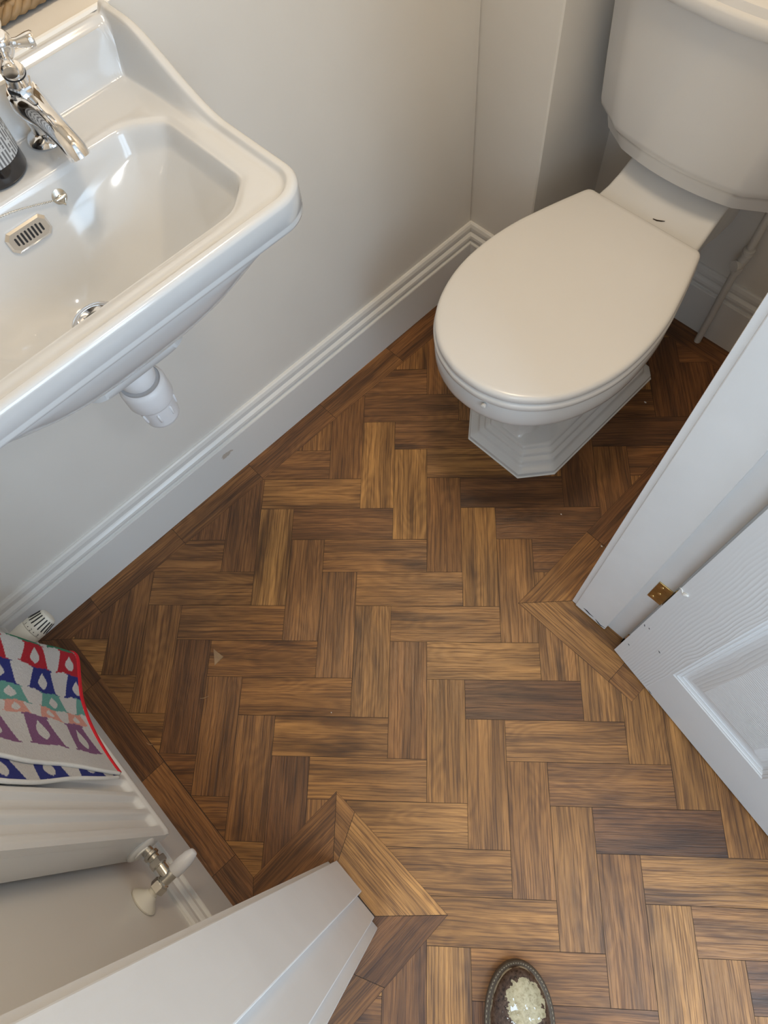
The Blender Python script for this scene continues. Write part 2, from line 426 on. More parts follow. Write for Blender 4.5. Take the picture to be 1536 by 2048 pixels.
def skirt(name, p0, p1, d, c0=0.0, c1=0.0):
    bm = BM(); prism(bm, SK, (*p0, 0), (*p1, 0), (*d, 0), cut0=c0, cut1=c1)
    return struct(name, bm, M['trim'])
skirt('baseboard_left', (0, -.625), (0, .78), (1, 0), 1, 1).data.materials[0] = M['trim_scuffed']
skirt('baseboard_corner', (0, .78), (.175, .78), (0, -1), 1, -1)
skirt('baseboard_corner_side', (.175, .78), (.175, 1.025), (1, 0), -1, 1)
skirt('baseboard_back', (.175, 1.025), (.785, 1.025), (0, -1), 1, 1)
skirt('baseboard_front', (0, -.625), (.772, -.625), (0, 1), 1, 0)
skirt('baseboard_right', (.785, .33), (.785, 1.025), (-1, 0), 0, 1)
skirt('baseboard_hall', (.897, -1.60), (.897, -.515), (1, 0), 0, 0)

# ---- door frame: stops, linings, architraves
def painted(name, grain=0.0):
    k = NT(name); b = k.b
    c = k.mix(k.ramp(k.noise(k.obj(), 9, 4), [(0.35, (0, 0, 0)), (0.7, (1, 1, 1))]), (0.73, 0.725, 0.715, 1), (0.77, 0.765, 0.755, 1))
    sc_ = k.ramp(k.noise(k.obj(), 55, 3, 0.7), [(0.70, (0, 0, 0)), (0.74, (1, 1, 1))])
    c = k.mix(k.math('MULTIPLY', sc_, 0.35), c, (0.86, 0.85, 0.84, 1))
    k.l(c, b.inputs['Base Color']); b.inputs['Roughness'].default_value = 0.33
    mp = k.n('ShaderNodeMapping'); mp.inputs['Scale'].default_value = (90, 90, 3); k.l(k.obj(), mp.inputs[0])
    k.bump(k.math('ADD', k.noise(mp.outputs[0], 3, 3), k.math('MULTIPLY', k.noise(k.obj(), 40, 3), 0.8)), 0.16, 0.0008)
    return k.m
M['joinery'] = painted('brush_painted_joinery')
ARCH = [(0, 0), (.014, 0), (.0155, .004), (.0155, .010), (.012, .013), (.012, .016), (.0145, .022), (.0145, .048), (.018, .054), (.018, .064), (.015, .068), (0, .068)]
def arch(bm, x, sgn, y, ydir, z0, z1, k=1.0):
    # profile across the wall: height off wall along x*sgn, running away from the opening along ydir
    A = []; B = []
    for h, t in ARCH:
        A.append(bm.verts.new((x + sgn * h * k, y + ydir * t, z0))); B.append(bm.verts.new((x + sgn * h * k, y + ydir * t, z1)))
    n = len(ARCH)
    for i in range(n): bm.faces.new((A[i], A[(i + 1) % n], B[(i + 1) % n], B[i]))
    bm.faces.new(A[::-1]); bm.faces.new(B); bmesh.ops.recalc_face_normals(bm, faces=bm.faces)
ZH = 2.0
# near side of the opening (y = -.42)
bm = BM(); box(bm, .783, -.452, .003, .8975, -.431, ZH + .03, .0012, 1); struct('trim_1', bm, M['joinery'])            # lining
bm = BM(); box(bm, .784, -.431, .004, .8525, -.4195, ZH, .0015, 2); struct('trim_2', bm, M['joinery'])                 # stop
bm = BM(); arch(bm, .7845, -1, -.432, -1, .002, ZH + .06, .7); struct('trim_3', bm, M['joinery'])
bm = BM(); arch(bm, .8985, 1, -.438, -1, .006, ZH + .06); struct('trim_4', bm, M['joinery'])
# far side of the opening (y = .26)
bm = BM(); box(bm, .783, .2705, .001, .8975, .292, ZH + .03, .0012, 1); struct('trim_5', bm, M['joinery'])
bm = BM(); box(bm, .7840, .2585, .004, .8585, .2705, ZH, .0015, 2); stop6 = struct('trim_6', bm, M['joinery'])
for pts in ([(.801, .0225), (.809, .0235), (.818, .0195), (.827, .0200)], [(.832, .0180), (.840, .0135), (.847, .0100), (.8570, .0150)]):
    bm = BM(); tube(bm, [(x, .2586, z) for x, z in pts], [.0004, .0017, .0014, .0005], 6); mesh_obj('chipped_gap', bm, M['dark'], stop6)

bm = BM(); arch(bm, .7845, -1, .2605, 1, .006, ZH + .06, .7); struct('trim_7', bm, M['joinery'])
bm = BM(); arch(bm, .8985, 1, .285, 1, .006, ZH + .06); struct('trim_8', bm, M['joinery'])
# head
bm = BM(); box(bm, .783, -.452, ZH, .8975, .292, ZH + .022, .001, 1); box(bm, .784, -.431, ZH - .012, .8525, .2705, ZH, .001, 1); struct('trim_9', bm, M['joinery'])

# ---- open panelled door
def door_paint():
    k = NT('woodgrain_moulded_door_paint'); b = k.b
    uv = k.n('ShaderNodeUVMap', uv_map='grain').outputs[0]
    sx = k.n('ShaderNodeSeparateXYZ'); k.l(uv, sx.inputs[0]); u, v = sx.outputs[0], sx.outputs[1]   # u along the grain, v across
    wob = k.noise(k.comb(k.math('MULTIPLY', u, 4.5), k.math('MULTIPLY', v, 9), 0), 1.0, 2, 0.5)
    wob2 = k.noise(k.comb(k.math('MULTIPLY', u, 22), k.math('MULTIPLY', v, 60), 3), 1.0, 2, 0.5)
    ph = k.math('ADD', k.math('MULTIPLY', v, 1180.0), k.math('MULTIPLY', wob, 26.0))
    ph = k.math('ADD', ph, k.math('MULTIPLY', wob2, 2.6))
    s = k.math('SINE', ph)
    s = k.math('POWER', k.math('ADD', k.math('MULTIPLY', s, 0.5), 0.5), 2.2)
    amp = k.ramp(k.noise(k.comb(k.math('MULTIPLY', u, 5), k.math('MULTIPLY', v, 14), 7), 1.0, 2), [(0.3, (.35, .35, .35)), (0.65, (1, 1, 1))])
    h = k.math('MULTIPLY', s, amp)
    fine = k.noise(k.comb(k.math('MULTIPLY', u, 60), k.math('MULTIPLY', v, 600), 0), 1.0, 2)
    h = k.math('ADD', h, k.math('MULTIPLY', fine, 0.25))
    b.inputs['Base Color'].default_value = (0.72, 0.725, 0.73, 1); b.inputs['Roughness'].default_value = 0.36
    at = k.n('ShaderNodeAttribute', attribute_name='grain_amount')
    nd = k.n('ShaderNodeBump'); nd.inputs['Distance'].default_value = 0.0019
    k.l(k.math('MULTIPLY', at.outputs['Fac'], 0.85), nd.inputs['Strength']); k.l(h, nd.inputs['Height']); k.l(nd.outputs[0], b.inputs['Normal'])
    return k.m
M['door'] = door_paint()
DA = Vector((.8975, .2390, 0)); DD = Vector((.98205, -.18863, 0)); DN = Vector((.18863, .98205, 0))
def DP(d, n, z): return DA + DD * d + DN * n + Vector((0, 0, z))
DW, DZ0, DZ1, DT = .686, .006, 1.985, .035
PAN = [(.093, .298), (.388, .593)]
PZ = [(.163, .90), (1.05, 1.86)]
PROF = [(0, 0), (.0015, .0002), (.004, -.0016), (.0065, -.0018), (.0075, -.0034), (.0105, -.0052), (.0125, -.0054), (.0135, -.0074), (.017, -.0086), (.026, -.0086), (.047, -.0030), (.049, -.0026)]
bm = BM(); guv = bm.loops.layers.uv.new('grain'); ga = bm.verts.layers.float.new('grain_amount')
def dface(pts, vert=True, amt=(1, 1, 1, 1), off=0.0, flip=False):
    vs = [bm.verts.new(DP(*p)) for p in pts]
    for vtx, a in zip(vs, amt): vtx[ga] = a
    f = bm.faces.new(vs[::-1] if flip else vs)
    for lp in f.loops:
        q = lp.vert.co - DA; d, z = q.dot(DD), q.z
        lp[guv].uv = ((z + off, d + off) if vert else (d + off, z + off))
    return f
for side in (0, 1):
    nb, sg = (0.0, 1) if side == 0 else (DT, -1)
    def Q(d0, z0, d1, z1, vert, amt, off=0.0):
        dface([(d0, nb, z0), (d1, nb, z0), (d1, nb, z1), (d0, nb, z1)], vert, (amt,) * 4, off, flip=(side == 1))
    xs = [0, PAN[0][0], PAN[0][1], PAN[1][0], PAN[1][1], DW]
    zs = [DZ0, PZ[0][0], PZ[0][1], PZ[1][0], PZ[1][1], DZ1]
    for i in (0, 2, 4): 
        z0, z1 = (DZ0, DZ1) if i != 2 else (PZ[0][0], PZ[1][1])
        if i == 2:
            Q(xs[2], PZ[0][0], xs[3], PZ[0][1], True, .8, .3); Q(xs[2], PZ[1][0], xs[3], PZ[1][1], True, .8, .3)
        else: Q(xs[i], z0, xs[i + 1], z1, True, 1.0 if i == 0 else .8, i * .7)
    for (z0, z1) in ((DZ0, PZ[0][0]), (PZ[0][1], PZ[1][0]), (PZ[1][1], DZ1)):
        Q(xs[1], z0, xs[4], z1, False, .35, 1.3 + z0)
    for ci, (a0, a1) in enumerate(PAN):
        for ri, (b0, b1) in enumerate(PZ):
            for (t0, h0), (t1, h1) in zip(PROF, PROF[1:]):
                n0, n1 = nb - sg * h0, nb - sg * h1
                o = [(a0 + t0, b0 + t0), (a1 - t0, b0 + t0), (a1 - t0, b1 - t0), (a0 + t0, b1 - t0)]
                q = [(a0 + t1, b0 + t1), (a1 - t1, b0 + t1), (a1 - t1, b1 - t1), (a0 + t1, b1 - t1)]
                g = .25 if t1 > .018 else 0.0
                for e in range(4):
                    f = (e + 1) % 4
                    dface([(o[e][0], n0, o[e][1]), (o[f][0], n0, o[f][1]), (q[f][0], n1, q[f][1]), (q[e][0], n1, q[e][1])],
                          e % 2 == 1, (g,) * 4, .2, flip=(side == 1))
            t, h = PROF[-1]; n1 = nb - sg * h
            dface([(a0 + t, n1, b0 + t), (a1 - t, n1, b0 + t), (a1 - t, n1, b1 - t), (a0 + t, n1, b1 - t)], ri == 9, (.8,) * 4, .55 + ci, flip=(side == 1))
# edges of the leaf
for pts in ([(0, 0, DZ0), (0, 0, DZ1), (0, DT, DZ1), (0, DT, DZ0)], [(DW, 0, DZ0), (DW, DT, DZ0), (DW, DT, DZ1), (DW, 0, DZ1)],
            [(0, 0, DZ0), (0, DT, DZ0), (DW, DT, DZ0), (DW, 0, DZ0)], [(0, 0, DZ1), (DW, 0, DZ1), (DW, DT, DZ1), (0, DT, DZ1)]):
    dface(pts, True, (0,) * 4)
bmesh.ops.remove_doubles(bm, verts=bm.verts, dist=1e-5)
bmesh.ops.recalc_face_normals(bm, faces=bm.faces)
door = struct('door_1', bm, M['door'])
for d0, z0, d1, z1 in ((.009, .093, .013, .091), (.003, .217, .006, .211), (.012, .222, .0145, .219), (.050, .187, .055, .184), (.096, .012, .106, .010)):
    bm = BM(); tube(bm, [DP(d0, -.0001, z0), DP((d0 + d1) / 2, -.0003, (z0 + z1) / 2), DP(d1, -.0001, z1)], [.0003, .0008, .0003], 6); mesh_obj('nick', bm, M['dark'], door)
bm = BM(); rs = random.Random(5); pp = [DP(-.002 + .0175 * t, -.0006, .411 + .003 * math.sin(t * 9)) for t in [i / 9 for i in range(10)]]
tube(bm, pp, [.0005, .0009, .0006, .0012, .0022, .0030, .0034, .0026, .0022, .0008], 8); mesh_obj('filler_smear', bm, M['sealant'], door, 180)
bm = BM()   # lever handle on the far stile, both sides of the leaf
for sg, n0 in ((-1, 0), (1, DT)):
    lathe(bm, [(.025, 0), (.026, .004), (.022, .008), (.010, .010), (.009, .045), (.008, .050)], DP(DW - .055, n0, 1.0), DN * sg, 28)
    tube(bm, [DP(DW - .055, n0 + sg * .047, 1.0), DP(DW - .10, n0 + sg * .050, 1.0), DP(DW - .165, n0 + sg * .046, .997)], [.009, .0085, .007], 16)
mesh_obj('door_handle', bm, M['chrome'], door, 40)
# brass butt hinge let into the lining (frame leaf seen between stop and door edge)
hg = thing('door_hinge', (.885, .268, .283), 'aged brass butt hinge with three screws on the white door lining', 'hinge')
bm = BM(); box(bm, .8715, .2688, .250, .8980, .2708, .3205, .0004, 1); mesh_obj('hinge_plate', bm, M['brass'], hg)
for x, z in ((.8790, .262), (.8845, .286), (.8815, .310)):
    bm = BM(); lathe(bm, [(.0034, 0), (.0036, .0006), (.0028, .0013), (.0008, .0011)], (x, .2689, z), (0, -1, 0), 16); mesh_obj('screw', bm, M['brass_screw'], hg, 40)
bm = BM(); lathe(bm, [(.0045, 0), (.0045, .0705)], (.9030, .2745, .250), (0, 0, 1), 16); mesh_obj('knuckle', bm, M['brass'], hg, 40)

# ================================================================ RADIATOR
RX0, RX1, RY, RYB, RZ0, RZ1 = .200, .580, -.5570, -.6120, .212, .760
rad = thing('radiator', ((RX0 + RX1) / 2, -.60, RZ0), 'white panel radiator with vertical ribs low on the wall beside the basin', 'radiator')
def rad_h(x, z):
    p = .0345; x = x - .5685
    t = (x / p) % 1.0
    prof = sstep(.10, .30, t) * (1 - sstep(.72, .92, t))        # 1 = pressed-in channel
    return -.0085 * prof
bm = BM()
NX, NZ = 230, 46
def zrow(j): 
    t = j / NZ
    return RZ0 + (RZ1 - RZ0) * t
zz = [RZ0, RZ0 + .003, RZ0 + .012, RZ0 + .016, RZ0 + .019] + [RZ0 + .019 + .004 * i for i in range(1, 6)] + [RZ0 + .05 + (RZ1 - RZ0 - .10) * i / 8 for i in range(9)] + [RZ1 - .039 + .004 * i for i in range(6)] + [RZ1 - .016, RZ1 - .003, RZ1]
grid = []
for z in zz:
    fade = sstep(RZ0 + .019, RZ0 + .034, z) * (1 - sstep(RZ1 - .034, RZ1 - .019, z))
    # bottom rail: a shallow lip that sticks forward
    lip = 0.0025 * (1 - sstep(RZ0 + .012, RZ0 + .018, z))
    row = []
    for i in range(NX + 1):
        x = RX0 + (RX1 - RX0) * i / NX
        ed = sstep(0, .006, min(x - RX0, RX1 - x)); inn = sstep(.012, .020, min(x - RX0, RX1 - x))
        rnd_e = -.003 * (1 - ed) - .002 * (1 - sstep(RZ0, RZ0 + .003, z)) - .002 * sstep(RZ1 - .003, RZ1, z)
        row.append(bm.verts.new((x, RY + rad_h(x, z) * fade * inn + lip + rnd_e, z)))
    grid.append(row)
for a, b in zip(grid, grid[1:]):
    for i in range(NX): bm.faces.new((a[i], a[i + 1], b[i + 1], b[i]))
back = [[bm.verts.new((row[i].co.x, RY - .014, row[i].co.z)) for i in (0, NX)] for row in (grid[0], grid[-1])]
bb = [bm.verts.new((v.co.x, RY - .014, v.co.z)) for v in (grid[0][0], grid[0][NX], grid[-1][NX], grid[-1][0])]
bm.faces.new([v for v in grid[0]][::-1] + [bb[0], bb[1]])
bm.faces.new([v for v in grid[-1]] + [bb[2], bb[3]])
bm.faces.new([r[0] for r in grid] + [bb[3], bb[0]])
bm.faces.new([r[NX] for r in grid][::-1] + [bb[1], bb[2]])
bm.faces.new(bb[::-1])
for v in [x for pr in back for x in pr]: bm.verts.remove(v)
bmesh.ops.recalc_face_normals(bm, faces=bm.faces)
mesh_obj('front_panel', bm, M['radiator'], rad, 35)
for xa in (RX1 - .004, RX0 + .001):
    bm = BM(); box(bm, xa, RYB, RZ0 + .014, xa + .003, RY - .010, RZ1 + .012, .0012, 2); mesh_obj('side_panel', bm, M['radiator'], rad, 40)
bm = BM()
for i in range(9): box(bm, RX0 + .025 + i * .040, RYB + .004, RZ0 + .06, RX0 + .027 + i * .040, RY - .014, RZ1 - .04)
mesh_obj('convector_fins', bm, M['radiator'], rad)
bm = BM()
box(bm, RX0, RYB, RZ1 + .004, RX1, RYB + .008, RZ1 + .014, .001, 1); box(bm, RX0, RY - .016, RZ1 + .004, RX1, RY - .002, RZ1 + .014, .001, 1)
for i in range(24): box(bm, RX0 + .010 + i * .0155, RYB + .004, RZ1 + .006, RX0 + .014 + i * .0155, RY - .012, RZ1 + .013)
mesh_obj('top_grille', bm, M['radiator'], rad)
VZ, VY = .272, -.586
for x, s in ((RX1, 1), (RX0, -1)):
    bm = BM()
    lathe(bm, [(.021, -.014), (.023, -.004), (.023, .0), (.020, .003), (.0135, .004), (.0135, .006)], (x + s * .002, VY, VZ), (s, 0, 0), 32)
    mesh_obj('valve_boss', bm, M['radiator'], rad, 40)
bm = BM(); box(bm, .30, -.6245, .30, .33, RYB + .004, .70, .001, 1); box(bm, .47, -.6245, .30, .50, RYB + .004, .70, .001, 1)
mesh_obj('wall_bracket', bm, M['radiator'], rad)

# lockshield valve at the door end
VX = .640
lv = thing('radiator_valve', (VX, VY, VZ), 'nickel lockshield valve with white cap at the near end of the radiator', 'valve')
bm = BM(); lathe(bm, [(.0225, 0), (.0235, .0025), (.021, .006), (.012, .013), (.0085, .018)], (VX, -.6245, VZ), (0, 1, 0), 40); mesh_obj('pipe_collar', bm, M['cream_plastic'], lv, 40)
bm = BM(); lathe(bm, [(.0075, 0), (.0075, .030)], (VX, -.618, VZ), (0, 1, 0), 28); mesh_obj('pipe_sleeve', bm, M['cream_plastic'], lv, 40)
bm = BM(); lathe(bm, [(.0115, 0), (.0128, .0015), (.0128, .0115), (.0112, .013)], (VX, -.6005, VZ), (0, 1, 0), 6); mesh_obj('compression_nut', bm, M['nickel'], lv, 20)
bm = BM()
lathe(bm, [(.0092, 0), (.0102, .001), (.0102, .003), (.0088, .004), (.0088, .022), (.0078, .024)], (VX, -.5885, VZ), (0, 1, 0), 32)
lathe(bm, [(.0082, 0), (.0082, .020), (.0095, .021), (.0095, .024)], (VX, -.5765, VZ), (-1, 0, 0), 32)
mesh_obj('valve_body', bm, M['nickel'], lv, 40)
bm = BM(); lathe(bm, [(.0125, 0), (.0135, .0015), (.0135, .0095), (.012, .011)], (VX - .0215, -.5765, VZ), (-1, 0, 0), 6); mesh_obj('union_nut', bm, M['nickel'], lv, 20)
bm = BM(); lathe(bm, [(.0085, 0), (.0085, .006), (.0115, .0075), (.0115, .012), (.0085, .0135), (.0085, .030)], (VX - .032, -.5775, VZ), (-1, -.12, 0), 24); mesh_obj('tailpiece', bm, M['nickel'], lv, 40)
bm = BM(); lathe(bm, [(.0105, 0), (.0112, .001), (.0110, .018), (.0098, .030), (.0062, .0385), (.0052, .0395), (.002, .040)], (VX, -.5665, VZ), (0, 1, 0), 32); mesh_obj('cap', bm, M['plastic'], lv, 50)['label'] = 'plain white tapered cap'

# thermostatic valve at the basin end
TX_ = .1290; TZ = .222
tv = thing('thermostatic_valve', (TX_, -.59, TZ), 'cream thermostatic radiator valve head with slotted end and numbers beside the towel', 'valve')
bm = BM(); tube(bm, [(TX_, -.6245, TZ), (TX_, -.574, TZ)], .0075, 20); lathe(bm, [(.010, 0), (.011, .014)], (TX_, -.600, TZ), (0, 1, 0), 6)
tube(bm, [(TX_, -.590, TZ), (TX_ + .03, -.587, TZ + .02), (RX0 + .004, VY, VZ)], .008, 18); mesh_obj('valve_body', bm, M['nickel'], tv, 40)
bm = BM(); lathe(bm, [(.0165, 0), (.0200, .002), (.0215, .006), (.0225, .022), (.0225, .034), (.0215, .0355)], (TX_, -.576, TZ), (0, 1, 0), 48); mesh_obj('head_base', bm, M['cream_plastic'], tv, 35)
bm = BM()
lathe(bm, [(.0205, 0), (.0222, .001), (.0218, .013), (.0205, .016), (.0170, .034), (.0150, .038), (.0120, .0395), (.004, .040)], (TX_, -.5405, TZ), (0, 1, 0), 64)
mesh_obj('head_dial', bm, M['cream_plastic'], tv, 35)
bm = BM()
nsl = 17
for i in range(nsl):
    a = 2 * PI * i / nsl; ca, sa = math.cos(a), math.sin(a)
    n = Vector((ca, 0, sa)); tdir = Vector((-sa, 0, ca)); ax = Vector((0, 1, 0))
    prof = [(.0214, -.5285), (.0170, -.5065)]
    P = []
    for r, y in prof:
        for s in (-1, 1):
            for hgt in (-.0012, .0009):
                P.append(Vector((TX_, y, TZ)) + n * (r + hgt) + tdir * s * .0011)
    vs = [bm.verts.new(p) for p in P]
    for f in ((0, 2, 3, 1), (4, 5, 7, 6), (0, 1, 5, 4), (2, 6, 7, 3), (1, 3, 7, 5), (0, 4, 6, 2)): bm.faces.new([vs[j] for j in f])
bmesh.ops.recalc_face_normals(bm, faces=bm.faces)
mesh_obj('slots', bm, M['dark'], tv)

def text_obj(name, body, size, mat, loc, xdir, ydir, parent=None, ext=0.0002, align='CENTER'):
    cu = bpy.data.curves.new(name, 'FONT'); cu.body = body; cu.size = size; cu.extrude = ext; cu.align_x = align; cu.align_y = 'CENTER'
    cu.resolution_u = 3
    tmp = bpy.data.objects.new(name, cu); link(tmp)
    dg = bpy.context.evaluated_depsgraph_get(); me = bpy.data.meshes.new_from_object(tmp.evaluated_get(dg))
    bpy.data.objects.remove(tmp)
    x = Vector(xdir).normalized(); y = Vector(ydir).normalized(); z = x.cross(y)
    mw = Matrix([[x.x, y.x, z.x, loc[0]], [x.y, y.y, z.y, loc[1]], [x.z, y.z, z.z, loc[2]], [0, 0, 0, 1]])
    me.transform(mw); me.materials.clear(); me.materials.append(mat)
    o = bpy.data.objects.new(name, me); link(o)
    if parent: o.parent = parent; o.matrix_parent_inverse = parent_inv(parent)
    return o
for ch, a in (('2', 62), ('\u2022', 82), ('\u2022', 44), ('3', 20), ('1', 104)):
    n = Vector((math.cos(R(a)), 0, math.sin(R(a)))); t = Vector((math.sin(R(a)), 0, -math.cos(R(a))))
    text_obj('numeral', ch, .0075, M['dark'], Vector((TX_, -.5365, TZ)) + n * .02215, t, (0, 1, 0), tv)

# ================================================================ WASH BASIN
#BASINFN
BX1, BY0, BY1, BZ = .352, -.368, .118, .878
DRX, DRY = .190, -.128
def smin(vals, k):
    return -k * math.log(sum(math.exp(-v / k) for v in vals))
def ssb(a, b, x):
    t = min(1.0, max(0.0, (x - a) / (b - a))); return t * t * (3 - 2 * t)
def basin_out(x, y):
    """distance inside the outer outline"""
    r = .046
    dx, dy = BX1 - x, min(y - BY0, BY1 - y)
    if dx < r and dy < r: return r - math.hypot(r - dx, r - dy)
    return min(dx, dy)
def basin_bowl(x, y):
    """distance inside the bowl opening (negative outside)"""
    yc = (BY0 + BY1) / 2; ay = abs(y - yc); hy = .199
    v = [x - .108, .3145 - x, hy - ay,
         ((x - .108) * .040 - (ay - .159) * .032) / math.hypot(.040, .032) if True else 9,
         ((.3145 - x) * .040 - (ay - .160) * .034) / math.hypot(.04, .034)]
    return smin(v, .0035)
def basin_z(x, y):
    d = basin_out(x, y); dS = min(y - BY0, BY1 - y)
    z = BZ
    z += .0045 * (1 - ssb(.010, .016, d))                      # raised outer roll
    z -= .0012 * math.exp(-((d - .019) / .004) ** 2)            # groove inside it
    # side upstands sweeping down from the splashback
    hS = .055 * (1 - ssb(.045, .205, x)) ** 1.0
    hS -= .004 * math.sin(PI * ssb(.03, .2, x)) 
    w = 1 - ssb(.012, .026 + .004 * (1 - ssb(.03, .12, x)), dS)
    side = max(0, hS) * w
    # splashback against the wall
    if x < .010: sp = .056
    elif x < .022: sp = .056 - .007 * ssb(.010, .022, x)
    else: sp = .049 * (1 - ssb(.020, .036, x)) 
    z += max(side, sp)
    db = basin_bowl(x, y)
    if db > -.02:
        rd = max(0.0, math.hypot(x - DRX, y - DRY) - .024)
        lipr = .006
        if db > 0:
            t = db / (db + rd + 1e-6)
            dep = .012 * ssb(0, .012, db) + .113 * (1 - (1 - t) ** 1.75)
            if rd <= 0: dep = .125 + .001
            z -= dep
        z -= .0022 * math.exp(-(max(0, -db) / .006) ** 2) * (1 if db <= 0 else 1)
    r = .0075
    if d < r and x > .002:
        z -= r - math.sqrt(max(0, r * r - (r - max(d, 0)) ** 2))
    return z
#ENDFN
def ray_outline(ang):
    """distance from the drain to the outer outline"""
    c, s = math.cos(ang), math.sin(ang); lo, hi = 0, .6
    def ins(t):
        x, y = DRX + c * t, DRY + s * t
        return x > 0 and basin_out(x, y) > 0
    for _ in range(40):
        mid = (lo + hi) / 2
        if ins(mid): lo = mid
        else: hi = mid
    return lo
NA = 480
# angles spaced evenly along the outline
cum = [0]; raw = [i * 2 * PI / 4000 for i in range(4001)]; pr = None
P_ = []
for a in raw:
    t = ray_outline(a); P_.append((DRX + math.cos(a) * t, DRY + math.sin(a) * t))
for i in range(1, 4001): cum.append(cum[-1] + math.hypot(P_[i][0] - P_[i - 1][0], P_[i][1] - P_[i - 1][1]))
outl = []; j = 0
for i in range(NA):
    s = cum[-1] * i / NA
    while cum[j + 1] < s: j += 1
    f = (s - cum[j]) / (cum[j + 1] - cum[j] + 1e-12)
    outl.append((P_[j][0] + (P_[j + 1][0] - P_[j][0]) * f, P_[j][1] + (P_[j + 1][1] - P_[j][1]) * f))
SS = [1.0] + [1 - .001 * i for i in range(1, 4)] + [1 - .003 - .004 * i for i in range(1, 70)] 
SS += [SS[-1] - (SS[-1] - .04) * i / 60 for i in range(1, 61)] + [.02]
wb = thing('wash_basin', (0.17, DRY, .70), 'white ceramic wall-hung basin with raised splashback and overflow slots', 'basin')
rings = []
for s in SS:
    rings.append([(DRX + (px - DRX) * s, DRY + (py - DRY) * s) for px, py in outl])
top = [[(x, y, basin_z(x, y)) for x, y in r] for r in rings]
# apron below the top edge
def off_out(dist, z):
    out = []
    for x, y in outl:
        # pull the point inwards, keep the wall side flat
        nx = min(max(x, 0), BX1 - dist); ny = min(max(y, BY0 + dist), BY1 - dist)
        r = .046
        cx = BX1 - r; cy0, cy1 = BY0 + r, BY1 - r
        if x > cx and (y > cy1 or y < cy0):
            cy = cy1 if y > cy1 else cy0
            v = Vector((x - cx, y - cy)); v = v.normalized() * (r - dist); nx, ny = cx + v.x, cy + v.y
        out.append((nx, ny, z))
    return out
side = [off_out(.0035, .8425), off_out(.0012, .8445), off_out(.0004, .848), off_out(.0012, .8515), off_out(.0012, .853), off_out(0, .8545), off_out(0, .868)]
bm = BM()
loft(bm, [off_out(.016, .8425)] + side + top, cap0=False, cap1=True)
bmesh.ops.recalc_face_normals(bm, faces=bm.faces)
# belly under the apron
def under(X, H, z, n=2.4, NU=260):
    out = []
    yc = (BY0 + BY1) / 2
    for i in range(NU + 1):
        a = -PI / 2 + PI * i / NU; c, s = math.cos(a), math.sin(a)
        out.append((X * abs(c) ** (2 / n), yc + H * math.copysign(abs(s) ** (2 / n), s), z))
    return out
UR = [(.346, .2385, .8445, 9), (.3455, .2375, .838, 8), (.342, .230, .828, 6), (.336, .216, .812, 5), (.327, .198, .795, 4.4), (.314, .178, .778, 4), (.298, .156, .760, 3.6), (.280, .132, .742, 3.2), (.262, .110, .724, 3.2), (.2435, .088, .7035, 4), (.2435, .0865, .700, 6), (.2425, .085, .690, 7), (.239, .082, .687, 7)]
loft(bm, [under(X, H, z, n) for X, H, z, n in UR], cap0=False, cap1=True, closed=True)
mesh_obj('basin_body', bm, M['basin'], wb, 50)
# waste
bm = BM(); zd = basin_z(DRX, DRY)
lathe(bm, [(.010, -.012), (.0155, -.010), (.018, .0005), (.024, .0022), (.0295, .0032), (.0315, .0022), (.032, -.002)], (DRX, DRY, zd), (0, 0, 1), 48)
mesh_obj('waste', bm, M['chrome'], wb, 60)
bm = BM(); lathe(bm, [(.0175, 0), (.017, .0008), (.001, .0009)], (DRX, DRY, zd - .0002), (0, 0, 1), 32); mesh_obj('waste_hole', bm, M['dark'], wb)
def basin_frame(x, y):
    e = .002
    gx = (basin_z(x + e, y) - basin_z(x - e, y)) / (2 * e); gy = (basin_z(x, y + e) - basin_z(x, y - e)) / (2 * e)
    n = Vector((-gx, -gy, 1)).normalized(); ty = Vector((0, 1, 0)); ty = (ty - n * ty.dot(n)).normalized()
    return Vector((x, y, basin_z(x, y))), n, ty, ty.cross(n) * -1
# overflow grille, flat chrome plate with clipped corners and eight slots
C0, N0, T0, U0 = basin_frame(.1165, -.124)
def GP(a, b, h): return C0 + T0 * a + U0 * b + N0 * (h + .0016)
def plate(bm, pts, h0, h1, inn=.0025):
    A = [bm.verts.new(GP(a, b, -.004)) for a, b in pts]; B = [bm.verts.new(GP(a, b, h0)) for a, b in pts]
    cx = sum(p[0] for p in pts) / len(pts); cy = sum(p[1] for p in pts) / len(pts)
    Cc = [bm.verts.new(GP(a - math.copysign(inn, a), b - math.copysign(inn, b), h1)) for a, b in pts]
    n = len(pts)
    for X, Y in ((A, B), (B, Cc)):
        for i in range(n): bm.faces.new((X[i], X[(i + 1) % n], Y[(i + 1) % n], Y[i]))
    bm.faces.new(Cc); bm.faces.new(A[::-1]); bmesh.ops.recalc_face_normals(bm, faces=bm.faces)
W2, H2, CC = .0265, .0125, .0055
bm = BM(); plate(bm, [(-W2 + CC, -H2), (W2 - CC, -H2), (W2, -H2 + CC), (W2, H2 - CC), (W2 - CC, H2), (-W2 + CC, H2), (-W2, H2 - CC), (-W2, -H2 + CC)], .0012, .0030)
grille = mesh_obj('overflow_grille', bm, M['chrome'], wb)
